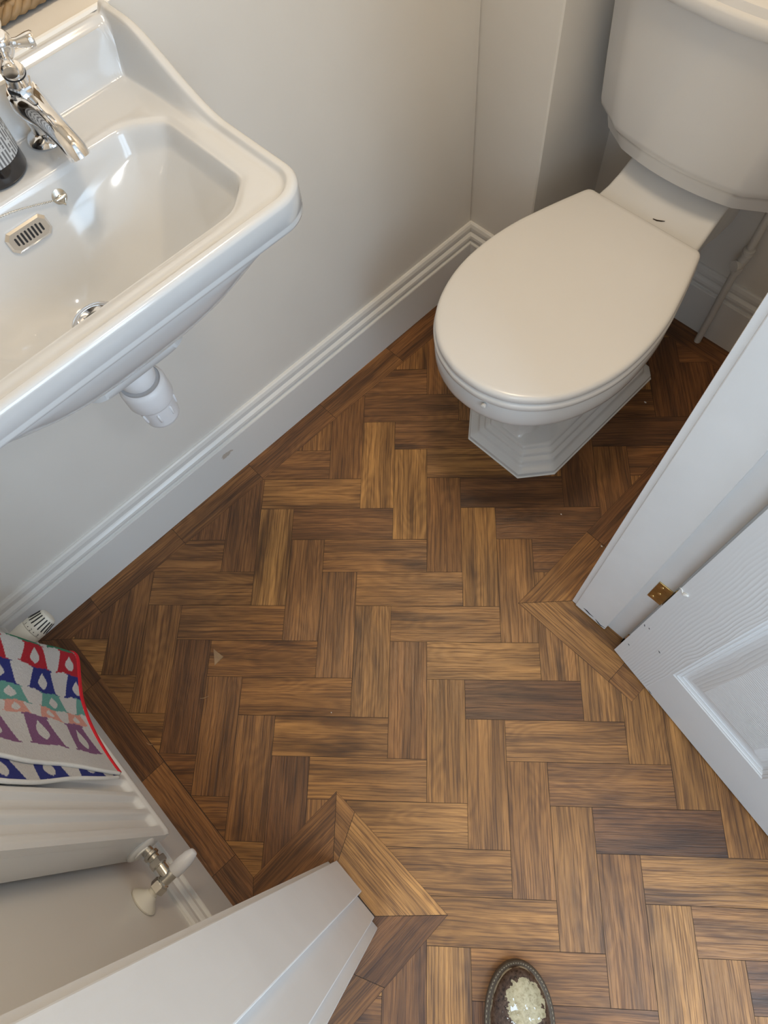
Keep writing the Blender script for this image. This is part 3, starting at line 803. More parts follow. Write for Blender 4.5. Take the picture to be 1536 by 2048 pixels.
for i in range(8):
    a = (i - 3.5) * .0047
    bm = BM(); hh = .0062 if 0 < i < 7 else .0046; n = 8; pts = []
    for k in range(n + 1): pts.append((a + .0013 * math.cos(PI * k / n), hh - .0013 + .0013 * math.sin(PI * k / n)))
    for k in range(n + 1): pts.append((a - .0013 * math.cos(PI * k / n), -hh + .0013 - .0013 * math.sin(PI * k / n)))
    vs = [bm.verts.new(GP(p, q, .00315)) for p, q in pts]; bm.faces.new(vs)
    ex = bmesh.ops.extrude_face_region(bm, geom=bm.faces[:]); 
    bmesh.ops.translate(bm, verts=[v for v in ex['geom'] if isinstance(v, bmesh.types.BMVert)], vec=-N0 * .0008)
    bmesh.ops.recalc_face_normals(bm, faces=bm.faces)
    mesh_obj('slot', bm, M['dark'], grille)
# chain stay and ball chain
C1, N1, T1, U1 = basin_frame(.1145, -.071)
bm = BM()
lathe(bm, [(.0085, -.002), (.0085, .001), (.006, .0022), (.003, .003), (.003, .006)], C1, N1, 28)
box_pts = []
tube(bm, [C1 + N1 * .006 + T1 * .006, C1 + N1 * .007, C1 + N1 * .006 - T1 * .006], .0022, 12)
tube(bm, [C1 + N1 * .006 - T1 * .004 - U1 * .002, C1 + N1 * .007 - U1 * .008, C1 + N1 * .006 + T1 * .004 - U1 * .002], .0011, 10)
stay = mesh_obj('chain_stay', bm, M['nickel'], wb, 40)
bm = BM()
cp = []
for i in range(13):
    t = i / 12; y = -.071 - .0065 - t * .145; x = .1150 - .0045 * math.sin(PI * min(t * 1.0, 1)) 
    z = basin_z(x, y) + .0030
    cp.append(Vector((x + .0015, y, z)))
def resample(pts, step):
    out = [pts[0]]; acc = 0
    for a, b in zip(pts, pts[1:]):
        L = (b - a).length; pos = step - acc
        while pos <= L:
            out.append(a + (b - a) * (pos / L)); pos += step
        acc = (acc + L) % step if L + acc >= step else acc + L
    return out
tube(bm, cp, .0004, 6)
for p in resample(cp, .0031):
    bmesh.ops.create_icosphere(bm, subdivisions=1, radius=.00115, matrix=Matrix.Translation(p))
mesh_obj('ball_chain', bm, M['nickel'], wb, 180)
bm = BM(); prism(bm, [(0, 0), (.004, 0), (.0025, .0028), (0, .004)], (0.0003, BY0, .934), (.0003, BY1, .934), (1, 0, 0)); mesh_obj('sealant_bead', bm, M['sealant'], wb)

# ---- chrome pillar tap
PX, PY = .0575, -.0355
tap = thing('basin_tap', (PX, PY, BZ), 'chrome pillar tap with cross-head handle on the back shelf of the basin', 'tap')
Y0 = PY
bm = BM(); lathe(bm, [(.0215, 0), (.0225, .001), (.0222, .003), (.0195, .0065), (.0150, .0085), (.0125, .011)], (PX, PY, BZ), (0, 0, 1), 48); mesh_obj('base_flange', bm, M['chrome'], tap, 50)
bm = BM()
tube(bm, [(PX, Y0, BZ + .009), (PX, Y0, BZ + .018), (PX + .001, Y0, BZ + .030), (PX + .004, Y0, BZ + .042)], [.0120, .0105, .0125, .0165], 32)
tube(bm, [(PX - .010, Y0, BZ + .0445), (PX - .006, Y0, BZ + .045), (PX + .008, Y0, BZ + .0460), (PX + .024, Y0, BZ + .0455), (PX + .045, Y0, BZ + .0430), (PX + .062, Y0, BZ + .0390), (PX + .077, Y0, BZ + .0330), (PX + .0865, Y0, BZ + .0265), (PX + .0895, Y0, BZ + .020)],
     [.008, .0155, .0185, .0170, .0135, .0122, .0120, .0124, .0120], 36)
mesh_obj('spout', bm, M['chrome'], tap, 60)
AX = Vector((.33, 0, .94)).normalized(); AO = Vector((PX + .008, Y0, BZ + .052))
bm = BM(); lathe(bm, [(.0160, 0), (.0170, .001), (.0170, .004), (.0148, .006), (.0148, .010)], AO, AX, 40); mesh_obj('collar', bm, M['chrome'], tap, 40)
bm = BM(); lathe(bm, [(.0128, 0), (.0140, .0012), (.0140, .0085), (.0125, .010)], AO + AX * .010, AX, 6); mesh_obj('hexagon_nut', bm, M['chrome'], tap, 20)
bm = BM(); lathe(bm, [(.0108, 0), (.0115, .002), (.0115, .011), (.0118, .0115), (.0118, .0145), (.0098, .017), (.0050, .0175), (.0050, .031), (.0060, .033)], AO + AX * .020, AX, 40); mesh_obj('bonnet', bm, M['chrome'], tap, 40)
bm = BM(); lathe(bm, [(.0121, 0), (.0121, .0018)], AO + AX * .0312, AX, 32); mesh_obj('seal_ring', bm, M['dark'], tap)
HB = AO + AX * .051
bm = BM()
lathe(bm, [(.0062, 0), (.0085, .002), (.0105, .006), (.0118, .011), (.0118, .019), (.0100, .0225), (.0088, .0235)], HB, AX, 40)
e1, e2 = frame_axes(AX)
for k in range(4):
    a = PI / 2 * k + R(68); dv = e1 * math.cos(a) + e2 * math.sin(a); o = HB + AX * .0125
    tube(bm, [o + dv * t for t in (.006, .013, .016, .025, .030, .032)], [.0055, .0042, .0045, .0072, .0080, .0068], 24)
handle = mesh_obj('cross_handle', bm, M['chrome'], tap, 50)
bm = BM(); lathe(bm, [(.0080, 0), (.0080, .0012), (.0070, .0018), (.0005, .0020)], HB + AX * .0235, AX, 32); mesh_obj('index_disc', bm, M['ceramic'], handle, 50)

# ---- dark soap bottle standing on the basin shelf
BTX, BTY, BTR = .0640, -.1040, .0335
bo = thing('soap_bottle', (BTX, BTY, BZ), 'dark pump bottle with pale striped label on the basin shelf', 'bottle')
bm = BM(); lathe(bm, [(.028, 0), (.0320, .001), (BTR, .004), (BTR, .118), (.0325, .126), (.028, .134), (.018, .140), (.0145, .143), (.0145, .150)], (BTX, BTY, BZ + .0005), (0, 0, 1), 64)
mesh_obj('bottle_body', bm, M['black'], bo, 50)
bm = BM(); lathe(bm, [(.0155, 0), (.0160, .001), (.0160, .014), (.009, .0155), (.0045, .016), (.0045, .040), (.010, .041), (.010, .050), (.007, .052)], (BTX, BTY, BZ + .1505), (0, 0, 1), 32)
tube(bm, [(BTX, BTY, BZ + .196), (BTX + .02, BTY - .01, BZ + .197), (BTX + .035, BTY - .018, BZ + .192)], .0042, 16)
mesh_obj('pump', bm, M['black'], bo, 40)
def label_mat():
    k = NT('printed_label'); b = k.b
    uv = k.n('ShaderNodeUVMap', uv_map='lab').outputs[0]; sx = k.n('ShaderNodeSeparateXYZ'); k.l(uv, sx.inputs[0])
    u, v = sx.outputs[0], sx.outputs[1]
    row = k.math('FRACT', k.math('MULTIPLY', v, 230.0)); line = k.math('LESS_THAN', row, 0.5)
    word = k.math('GREATER_THAN', k.noise(k.comb(k.math('MULTIPLY', u, 260), k.math('MULTIPLY', k.math('FLOOR', k.math('MULTIPLY', v, 230.0)), 7.3), 0), 1.0, 1), 0.40)
    k.l(k.mix(k.math('MULTIPLY', k.math('MULTIPLY', line, word), 0.85), (0.50, 0.52, 0.54, 1), (0.08, 0.08, 0.09, 1)), b.inputs['Base Color'])
    b.inputs['Roughness'].default_value = 0.35
    return k.m
M['label'] = label_mat()
bm = BM(); uvq = bm.loops.layers.uv.new('lab'); rows = []
for j in range(9):
    z = BZ + .022 + .082 * j / 8; rows.append([(bm.verts.new((BTX + (BTR + .0004) * math.cos(a), BTY + (BTR + .0004) * math.sin(a), z)), a * BTR, z) for a in [R(-12 + 92 * i / 40) for i in range(41)]])
for a, b in zip(rows, rows[1:]):
    for i in range(40):
        qd = (a[i], a[i + 1], b[i + 1], b[i]); f = bm.faces.new([t[0] for t in qd])
        for lp, t in zip(f.loops, qd): lp[uvq].uv = (t[2], t[1])
mesh_obj('label', bm, M['label'], bo, 180)

# ---- white bottle trap below
tr = thing('bottle_trap', (DRX, DRY, .55), 'white plastic bottle trap hanging under the basin', 'trap')
TX0 = DRX + .006
bm = BM(); lathe(bm, [(.018, 0), (.0235, .002), (.0255, .006), (.0262, .020), (.024, .026), (.022, .030), (.022, .052)], (TX0, DRY, .6345), (0, 0, 1), 56); mesh_obj('inlet_nut', bm, M['plastic'], tr, 40)
bm = BM(); lathe(bm, [(.0300, 0), (.0325, .0015), (.0335, .004), (.0335, .031), (.0325, .036), (.0300, .0395), (.0285, .040), (.0280, .0375), (.0235, .0372)], (TX0, DRY, .594), (0, 0, 1), 64)
tube(bm, [(TX0 - .02, DRY, .618), (.012, DRY, .618)], .017, 28); lathe(bm, [(.030, 0), (.030, .003), (.020, .008)], (.0005, DRY, .618), (1, 0, 0), 40)
mesh_obj('trap_body', bm, M['plastic'], tr, 40)
bm = BM(); lathe(bm, [(.019, 0), (.0238, .0008), (.0258, .003), (.0266, .008), (.0276, .034), (.0290, .045)], (TX0, DRY, .549), (0, 0, 1), 64); mesh_obj('cleaning_cup', bm, M['plastic'], tr, 40)
for k in range(8):
    a = 2 * PI * k / 8 + R(22)
    bm = BM(); u = Vector((math.cos(a), math.sin(a), 0)); b0 = Vector((TX0, DRY, 0))
    tube(bm, [b0 + u * .0268 + Vector((0, 0, .566)), b0 + u * .0275 + Vector((0, 0, .568)), b0 + u * .0283 + Vector((0, 0, .584)), b0 + u * .0277 + Vector((0, 0, .5855))], [.001, .0020, .0020, .001], 10)
    mesh_obj('rib', bm, M['plastic'], tr, 60)

# ---- willow basket on the ledge behind the basin
bk = thing('willow_basket', (-.135, .005, .937), 'brown woven willow basket on the ledge behind the basin', 'basket')
def rrect(cx, cy, hx, hy, r, n=96):
    P = []
    per = []
    for sx_, sy_, a0 in ((1, 1, 0), (-1, 1, 90), (-1, -1, 180), (1, -1, 270)):
        for i in range(9):
            a = R(a0 + 90 * i / 8); per.append(Vector((cx + sx_ * (hx - r) + r * math.cos(a), cy + sy_ * (hy - r) + r * math.sin(a), 0)))
    per.append(per[0]); L = [0]
    for a, b in zip(per, per[1:]): L.append(L[-1] + (b - a).length)
    j = 0
    for i in range(n):
        s = L[-1] * i / n
        while L[j + 1] < s: j += 1
        P.append(per[j].lerp(per[j + 1], (s - L[j]) / (L[j + 1] - L[j])))
    return P
BN = 120
cen = Vector((-.135, .005, 0))
rb = random.Random(3)
bm = BM()
for row in range(13):
    z = .944 + row * .0085; ex = row * .0009
    loop = rrect(cen.x, cen.y, .083 + ex, .118 + ex, .03, BN)
    pts = []
    for i, p in enumerate(loop):
        nrm = (p - Vector((cen.x, cen.y, 0))).normalized(); ph = (i / BN) * PI * 30 + (PI if row % 2 else 0)
        pts.append(p + nrm * (.0032 * math.sin(ph)) + Vector((0, 0, z + rb.uniform(-.0008, .0008))))
    pts.append(pts[0]); tube(bm, pts, .0042, 8, cap=False)
mesh_obj('woven_wall', bm, M['wicker'], bk, 180)
bm = BM()
for i in range(0, BN, 4):
    p0 = rrect(cen.x, cen.y, .083, .118, .03, BN)[i]; p1 = rrect(cen.x, cen.y, .095, .130, .03, BN)[i]
    tube(bm, [p0 + Vector((0, 0, .939)), p1 + Vector((0, 0, 1.06))], .0028, 6)
mesh_obj('stakes', bm, M['wicker'], bk, 180)
bm = BM()
for s in range(3):
    loop = rrect(cen.x, cen.y, .096, .131, .03, BN); pts = []
    for i, p in enumerate(loop):
        nrm = (p - Vector((cen.x, cen.y, 0))).normalized(); a = (i / BN) * 2 * PI * 22 + s * 2 * PI / 3
        pts.append(p + nrm * (.006 * math.cos(a)) + Vector((0, 0, 1.064 + .006 * math.sin(a))))
    pts.append(pts[0]); tube(bm, pts, .0052, 8, cap=False)
    loop = rrect(cen.x, cen.y, .086, .121, .03, BN); pts = []
    for i, p in enumerate(loop):
        nrm = (p - Vector((cen.x, cen.y, 0))).normalized(); a = (i / BN) * 2 * PI * 20 + s * 2 * PI / 3
        pts.append(p + nrm * (.005 * math.cos(a)) + Vector((0, 0, .9485 + .005 * math.sin(a))))
    pts.append(pts[0]); tube(bm, pts, .0045, 8, cap=False)
mesh_obj('braided_rim', bm, M['wicker'], bk, 180)
bm = BM(); base = rrect(cen.x, cen.y, .080, .115, .03, BN); loft(bm, [[(p.x, p.y, .9385) for p in base], [(p.x, p.y, .942) for p in base]]); mesh_obj('base', bm, M['wicker'], bk)

# ================================================================ TOILET
WX = .4215
wc = thing('toilet', (.425, .62, 0), 'white close-coupled toilet with closed lid and stepped foot against the back wall', 'toilet')
LIDP = [(.786, .118), (.783, .126), (.775, .1315), (.755, .1385), (.72, .150), (.68, .162), (.63, .1755), (.58, .1835), (.54, .1860), (.50, .1850), (.46, .1790), (.42, .1670), (.385, .1510), (.355, .1300), (.33, .1040), (.312, .0760), (.3, .0430), (.2955, .0180)]
def lid_outline(dx=0.0, dyf=0.0, dyb=0.0):
    pts = [(WX + w_ , y) for y, w_ in LIDP] + [(WX - w_, y) for y, w_ in LIDP[::-1]]
    return pts
def smooth_loop(pts, n):
    """Catmull-Rom resample of closed loop, evenly spaced; keeps back corners"""
    K = len(pts); dense = []
    for i in range(K):
        p0, p1, p2, p3 = (Vector(pts[(i + j - 1) % K]) for j in range(4))
        if (p0 - p1).length > .1: p0 = p1
        if (p3 - p2).length > .1: p3 = p2
        if (p2 - p1).length > .1:           # straight back edge
            for s in range(40): dense.append(p1.lerp(p2, s / 40))
            continue
        for s in range(12):
            t = s / 12
            dense.append(.5 * ((2 * p1) + (p2 - p0) * t + (2 * p0 - 5 * p1 + 4 * p2 - p3) * t * t + (3 * p1 - p0 - 3 * p2 + p3) * t ** 3))
    dense.append(dense[0]); L = [0]
    for a, b in zip(dense, dense[1:]): L.append(L[-1] + (b - a).length)
    out = []; j = 0
    for i in range(n):
        s = L[-1] * i / n
        while L[j + 1] < s: j += 1
        out.append(dense[j].lerp(dense[j + 1], (s - L[j]) / (L[j + 1] - L[j] + 1e-12)))
    return out
LOOP = smooth_loop(lid_outline(), 240)
def offset_loop(loop, d):
    """d > 0 shrinks"""
    out = []; n = len(loop)
    for i in range(n):
        t = (loop[(i + 2) % n] - loop[i - 2]).normalized(); nn = Vector((-t.y, t.x))
        c = Vector((WX, .56)) - loop[i]
        if nn.dot(c) < 0: nn = -nn
        out.append(loop[i] + nn * d)
    return out
def L3(loop, z, crown=0.0):
    return [(p.x, p.y, z) for p in loop]
def crowned(loop, sc_, z0, crown):
    c = Vector((WX, .56)); out = []
    for p in loop:
        q = c + (p - c) * sc_; out.append((q.x, q.y, z0 + crown * (1 - sc_ ** 3)))
    return out
inn = offset_loop(LOOP, .0065)
rg = [L3(offset_loop(LOOP, .0015), .4035), L3(offset_loop(LOOP, .0), .4055), L3(offset_loop(LOOP, -.0003), .4115), L3(offset_loop(LOOP, .0006), .4150), L3(offset_loop(LOOP, .0028), .4182), L3(inn, .4200)]
rg += [crowned(inn, s, .4200, .0042) for s in (.97, .93, .87, .8, .7, .6, .5, .4, .3, .2, .1, .02)]
bm = BM(); loft(bm, rg); mesh_obj('lid', bm, M['seat'], wc, 50)
LS = smooth_loop([(WX + w_ * 1.012, y - (.002 if y < .6 else 0)) for y, w_ in LIDP] + [(WX - w_ * 1.012, y - (.002 if y < .6 else 0)) for y, w_ in LIDP[::-1]], 240)
rg = [L3(offset_loop(LS, .010), .3815), L3(offset_loop(LS, .003), .3830), L3(offset_loop(LS, .0), .3870), L3(offset_loop(LS, -.0005), .3945), L3(offset_loop(LS, .001), .3990), L3(offset_loop(LS, .0045), .4018), L3(offset_loop(LS, .009), .4026)]
bm = BM(); loft(bm, rg); mesh_obj('seat', bm, M['seat'], wc, 50)
bm = BM(); lathe(bm, [(.0045, 0), (.0050, .001), (.0046, .0055), (.003, .0065)], (.4650, .2985, .3765), (.25, -1, .15), 20); mesh_obj('seat_buffer', bm, M['buffer'], wc, 50)
# pan: rim, bowl, stem and stepped foot as one glazed piece
def pol(cx, cy, fn, z, n=144):
    out = []
    for i in range(n):
        a = 2 * PI * i / n; r = fn(a); out.append((cx + r * math.cos(a), cy + r * math.sin(a), z))
    return out
def poly_r(pts, cx, cy):
    P = [(x - cx, y - cy) for x, y in pts]
    def fn(a):
        dx, dy = math.cos(a), math.sin(a); best = 1e9
        for i in range(len(P)):
            (x0, y0), (x1, y1) = P[i], P[(i + 1) % len(P)]
            ex, ey = x1 - x0, y1 - y0; den = dx * ey - dy * ex
            if abs(den) < 1e-9: continue
            t = (x0 * ey - y0 * ex) / den; u = (x0 * dy - y0 * dx) / den
            if t > 0 and -1e-6 <= u <= 1 + 1e-6: best = min(best, t)
        return best if best < 1e8 else .05
    return fn
PCX, PCY = .4275, .60
def octo(ins, fy=.4035, by=.838, hw=.1265, ch=.064):
    h = hw - ins; f = fy + ins; b = by - ins * .6; c = ch - ins * .42
    return [(PCX + h, f + c), (PCX + h, b - .02), (PCX + h - .02, b), (PCX - h + .02, b), (PCX - h, b - .02), (PCX - h, f + c), (PCX - h + c * .82, f), (PCX + h - c * .82, f)]
def ell(cx, cy, a_, b_, n_=2.0):
    pts = []
    for i in range(72):
        t = 2 * PI * i / 72; c, s = math.cos(t), math.sin(t)
        pts.append((cx + a_ * math.copysign(abs(c) ** (2 / n_), c), cy + b_ * math.copysign(abs(s) ** (2 / n_), s)))
    return pts
def rimpts(d): return [(p.x, p.y) for p in offset_loop(LS, d)][::3]
def stem(hw, fy, by, ff=.020):
    return [(PCX + hw, fy + .150), (PCX + hw, by), (PCX - hw, by), (PCX - hw, fy + .150), (PCX - ff - .018, fy + .022), (PCX - ff, fy), (PCX + ff, fy), (PCX + ff + .018, fy + .022)]
FR = [(octo(0), 0), (octo(-.0005), .006), (octo(.0005), .012), (octo(.008), .0165), (octo(.0135), .018), (octo(.0165), .021), (octo(.0175), .028), (octo(.0195), .0305), (octo(.0255), .0315), (octo(.0280), .0335),
      (octo(.0290), .0400), (octo(.0310), .0425), (octo(.0365), .0435), (octo(.0390), .0455), (octo(.0400), .0520), (octo(.0425), .0545), (octo(.048), .0555), (stem(.070, .4560, .79), .0640), (stem(.062, .4620, .775), .080),
      (stem(.058, .4640, .77), .12), (stem(.058, .4600, .77), .18), (stem(.062, .4420, .77, .022), .225), (ell(WX, .580, .080, .170, 2.4), .258), (ell(WX, .565, .108, .205, 2.3), .284), (ell(WX, .552, .138, .235, 2.2), .304),
      (rimpts(.020), .318), (rimpts(.0075), .328), (rimpts(.0025), .337), (rimpts(.0012), .346), (rimpts(.0015), .374), (rimpts(.005), .3812), (rimpts(.02), .3815)]
bm = BM(); rings = []
for pts, z in FR: rings.append(pol(PCX, PCY, poly_r(pts, PCX, PCY), z, 192))
loft(bm, rings)
# rear shelf that rises to carry the cistern
sh = []
for y, hw, z, th in ((.700, .1235, .4000, .05), (.770, .1180, .4010, .06), (.800, .1140, .4040, .07), (.825, .1110, .4100, .08), (.850, .1085, .4220, .09), (.875, .1070, .4380, .10), (.895, .1060, .4470, .11), (.93, .1060, .4490, .12), (.985, .1060, .4490, .12)):
    cxs = WX; r = .008; ring = []
    for sgn in (1, -1):
        seq = range(6) if sgn == 1 else range(5, -1, -1)
        for i in seq:
            a = PI / 2 * i / 5
            ring.append((cxs + sgn * (hw - r + r * math.cos(a)) , y, z - r + r * math.sin(a)))
    ring += [(cxs - hw * .9, y, z - th), (cxs + hw * .9, y, z - th)]
    sh.append(ring)
loft(bm, sh)
# rear body under the shelf
box(bm, WX - .085, .70, .04, WX + .085, .845, .36, .02, 3)
mesh_obj('pan', bm, M['ceramic'], wc, 42)
# cistern
CXC = .4215
def cis(z, hw, fy, bow, chx, chy, n=10):
    hw -= .013; chx -= .001
    P = []
    for i in range(2 * n + 1):
        t = -1 + i / n; x = t * (hw - chx); P.append((CXC + x, fy - bow * (1 - t * t)))
    # clipped, softly rounded corner to the side
    def corner(sgn):
        out = []; x0, y0 = sgn * (hw - chx), fy; 
        for a in (.0, .25, .5, .75, 1.0):
            out.append((CXC + x0 + sgn * chx * a, y0 + chy * a))
        return out
    rt = corner(1)[1:]; lf = corner(-1)[1:][::-1]
    ring = P + rt + [(CXC + hw, 1.012), (CXC + hw - .006, 1.018), (CXC - hw + .006, 1.018), (CXC - hw, 1.012)] + lf
    return [(x, y, z) for x, y in ring]
bm = BM()
CR = [(.4560, .176, .872, .014, .056, .028), (.4580, .184, .862, .015, .058, .031), (.4640, .190, .855, .015, .058, .033), (.4900, .1945, .848, .016, .058, .035), (.4965, .1965, .846, .016, .058, .035), (.5015, .2020, .841, .016, .060, .037),
      (.5090, .2080, .8365, .016, .062, .039), (.5200, .2115, .8340, .016, .063, .041), (.60, .2170, .8300, .016, .063, .041), (.70, .2230, .8260, .016, .063, .041), (.7500, .2260, .8240, .016, .063, .041)]
loft(bm, [cis(*c) for c in CR]); mesh_obj('cistern', bm, M['ceramic'], wc, 32)
bm = BM()
LR = [(.7500, .2300, .8200, .016, .063, .041), (.7530, .2370, .8130, .016, .064, .041), (.7570, .2390, .8110, .016, .064, .041), (.7700, .2390, .8110, .016, .064, .041), (.7740, .2360, .8140, .016, .064, .041), (.7760, .2320, .8180, .016, .064, .041), (.7860, .2280, .8220, .016, .064, .041), (.7900, .2200, .8300, .016, .064, .041)]
loft(bm, [cis(*c) for c in LR]); mesh_obj('cistern_lid', bm, M['ceramic'], wc, 40)
bm = BM()
loft(bm, [[(x, y, 0) for x, y in octo(-.0030)], [(x, y, .0018) for x, y in octo(-.0020)], [(x, y, .0032) for x, y in octo(.0012)]]); mesh_obj('floor_seal', bm, M['sealant'], wc)
# supply pipe with isolating valve
sp = thing('supply_pipe', (.570, .985, 0), 'white painted vertical water pipe with isolating valve behind the toilet', 'pipe')
bm = BM(); tube(bm, [(.570, .985, 0.0), (.570, .985, .236)], .0078, 24); tube(bm, [(.5745, .985, .298), (.5745, .985, .4555)], .0078, 24); mesh_obj('pipe', bm, M['pipe'], sp, 60)
bm = BM()
lathe(bm, [(.0095, 0), (.0105, .001), (.0105, .004), (.0118, .005), (.0118, .014), (.0095, .016)], (.570, .985, .228), (0, 0, 1), 28)
tube(bm, [(.570, .985, .240), (.571, .985, .256), (.574, .985, .272), (.5745, .985, .282)], [.0100, .0115, .0108, .0100], 24)
lathe(bm, [(.0100, 0), (.0120, .001), (.0120, .005), (.0104, .006), (.0104, .008), (.0120, .009), (.0120, .014), (.0098, .0155)], (.5745, .985, .280), (0, 0, 1), 28)
mesh_obj('valve_body', bm, M['pipe'], sp, 40)
bm = BM(); lathe(bm, [(.0085, 0), (.0115, .001), (.0120, .0085), (.0112, .0105), (.001, .0107)], (.5690, .977, .2540), (-.35, -1, .15), 28); mesh_obj('valve_knob', bm, M['pipe'], sp, 40)
bm = BM(); tube(bm, [(.429, .8075, .4068), (.437, .8085, .4070), (.445, .8115, .4082), (.4505, .8145, .4090)], [.0006, .0012, .0011, .0005], 8); dsp = mesh_obj('wood_splinter', bm, M['screed']); tag(dsp, 'thin dark splinter lying on the toilet shelf in front of the cistern', 'splinter')

# ================================================================ TOWEL over the radiator
def towel_mat():
    k = NT('terry_towel'); b = k.b
    at = k.n('ShaderNodeAttribute', attribute_name='pattern')
    fz = k.noise(k.obj(), 900, 2, 0.7); f2 = k.noise(k.obj(), 260, 2)
    c = k.mix(k.math('MULTIPLY', k.ramp(fz, [(0.35, (1, 1, 1)), (0.6, (0, 0, 0))]), 0.35), at.outputs['Color'], k.mix(1.0, at.outputs['Color'], (0.6, 0.6, 0.6, 1), 'MULTIPLY'))
    k.l(c, b.inputs['Base Color']); b.inputs['Roughness'].default_value = 0.95
    b.inputs['Sheen Weight'].default_value = 0.05; b.inputs['Specular IOR Level'].default_value = 0.1
    k.bump(k.math('ADD', fz, f2), 0.9, 0.0025)
    return k.m
M['towel'] = towel_mat()
M['towel_red'] = plain('red_binding', (0.62, 0.025, 0.035, 1), 0.85, bump=0.6, bscale=900, spec=0.15)
M['towel_white'] = plain('white_selvage', (0.78, 0.78, 0.75, 1), 0.9, bump=0.6, bscale=700, spec=0.15)
WHT = (.76, .73, .70); GRN = (.045, .26, .14); RED = (.55, .02, .035); BLU = (.030, .040, .24); TEAL = (.16, .42, .36); PCH = (.80, .38, .30); PUR = (.28, .12, .25)
ROWS = [(-.06, .008, GRN), (.008, .048, RED), (.048, .088, BLU), (.088, .117, TEAL), (.117, .138, PCH), (.138, .196, PUR), (.196, .40, WHT)]
hash1 = lambda n: (math.sin(n * 127.1) * 43758.5453) % 1.0
def pattern(s, v, shift=0.0):
    wob = .0013 * math.sin(v * 95 + s * 60) + .0004 * math.sin(v * 330 + 1.7)
    s2 = s + wob
    for ri, (a, b, colr) in enumerate(ROWS):
        if a <= s2 < b:
            if colr == WHT: return WHT
            q = (s2 - a) / (b - a); per = .112 if ri != 4 else .085
            ph = (v + ri * .021 + shift) / per; t = ph % 1.0; dt = abs(t - .5)
            half = .23 + .13 * q
            if q < .06 or q > .95: return colr if dt < half + .05 else WHT
            # pale drop lying in the middle of the coloured block
            dq = (q - .18) / .66
            if 0 < dq < 1:
                hw = .125 * math.sin(PI * dq ** 1.5) ** .8
                if dt < hw: return WHT
            if dt < half: return colr
            return WHT
    return WHT
HEM = [(.245, -.532), (.236, -.520), (.238, -.507), (.247, -.4985), (.260, -.5000), (.282, -.5115), (.303, -.5230), (.321, -.5315), (.345, -.5390), (.368, -.5440), (.400, -.5475), (.435, -.5490), (.466, -.5490)]
SOFF = .0385
def hem_pts(step):
    P = [Vector((x, y)) for x, y in HEM]; dense = []
    for i in range(len(P) - 1):
        p0, p1, p2, p3 = P[max(i - 1, 0)], P[i], P[i + 1], P[min(i + 2, len(P) - 1)]
        for k_ in range(12):
            t = k_ / 12; dense.append(.5 * ((2 * p1) + (p2 - p0) * t + (2 * p0 - 5 * p1 + 4 * p2 - p3) * t * t + (3 * p1 - p0 - 3 * p2 + p3) * t ** 3))
    dense.append(P[-1]); out = []; L = [0]
    for a, b in zip(dense, dense[1:]): L.append(L[-1] + (b - a).length)
    n = int(L[-1] / step); j = 0
    for i in range(n + 1):
        s = L[-1] * i / n
        while j < len(L) - 2 and L[j + 1] < s: j += 1
        out.append((s, dense[j].lerp(dense[j + 1], (s - L[j]) / (L[j + 1] - L[j]))))
    return out
tw = thing('hand_towel', (.35, -.55, .26), 'white hand towel with rows of coloured drops and a red hem draped over the radiator', 'towel')
def layer(name, pts, z0, z1, lean, shift, mat, dy=0.0, zstep=.0016, s0=0.0, flap=True):
    bm = BM(); cl = bm.verts.layers.float_color.new('pattern'); rows = []
    S = pts[-1][0]; nz = int((z1 - z0) / zstep); path = [(z0 + (z1 - z0) * i / nz, 0.0) for i in range(nz + 1)]
    if flap:   # over the top of the radiator and a little way down behind it
        for i in range(1, 22): a = PI * i / 21; path.append((z1 + .012 * math.sin(a), -.036 * (1 - math.cos(a)) ))
        for i in range(1, 12): path.append((z1 - .012 * i, -.072))
    for zi, (z, yo) in enumerate(path):
        row = []
        vlen = z - z0 if yo == 0 else (z1 - z0) + abs(yo)
        top = sstep(z0 + .15, z1, z)
        for s, p in pts:
            q = s / S; x = p.x + lean(q) * min(z - z0, .32)
            yy = p.y + dy
            yflat = RY + .006 + (.0 if dy > -.003 else .0) + dy
            yy = yy * (1 - top) + (yflat + .006 * (1 - q)) * top + yo
            yy += .0016 * math.sin(z * 26 + q * 5) * (1 - top)
            x += .0018 * math.sin(z * 33 + q * 3)
            vtx = bm.verts.new((x, max(yy, -.6235) if yo else yy, z + (.0035 * math.sin(q * 7) * (1 - sstep(z0, z0 + .03, z)))))
            vtx[cl] = (*pattern(s - SOFF + s0, vlen, shift), 1) ; row.append(vtx)
        rows.append(row)
    for a, b in zip(rows, rows[1:]):
        for i in range(len(a) - 1): bm.faces.new((a[i], a[i + 1], b[i + 1], b[i]))
    bmesh.ops.recalc_face_normals(bm, faces=bm.faces)
    right = [(r[-1].co.copy()) for r in rows]; hem = [v.co.copy() for v in rows[0]]
    o = mesh_obj(name, bm, mat, tw, 180)
    md = o.modifiers.new('thick', 'SOLIDIFY'); md.thickness = .0034; md.offset = 0
    return o, right, hem
HP = hem_pts(.0016)
zl = .786
f1, right1, hem1 = layer('front_fold', HP, .262, zl, lambda q: .115 * (1 - q) - .030 * q, 0, M['towel'])
bm = BM(); tube(bm, [p + Vector((0, 0, -.001)) for p in hem1], .0036, 12, sq=1.0); tube(bm, [p + Vector((0, .0012, .0035)) for p in hem1], .0030, 10); mesh_obj('hem_binding', bm, M['towel_red'], tw, 180)
bm = BM(); tube(bm, right1[::4], .0030, 10); mesh_obj('selvage', bm, M['towel_white'], tw, 180)
HP2 = [(s, Vector((p.x + .004, p.y))) for s, p in HP if s > .12]; s00 = HP2[0][0]; HP2 = [(s - s00, p) for s, p in HP2]
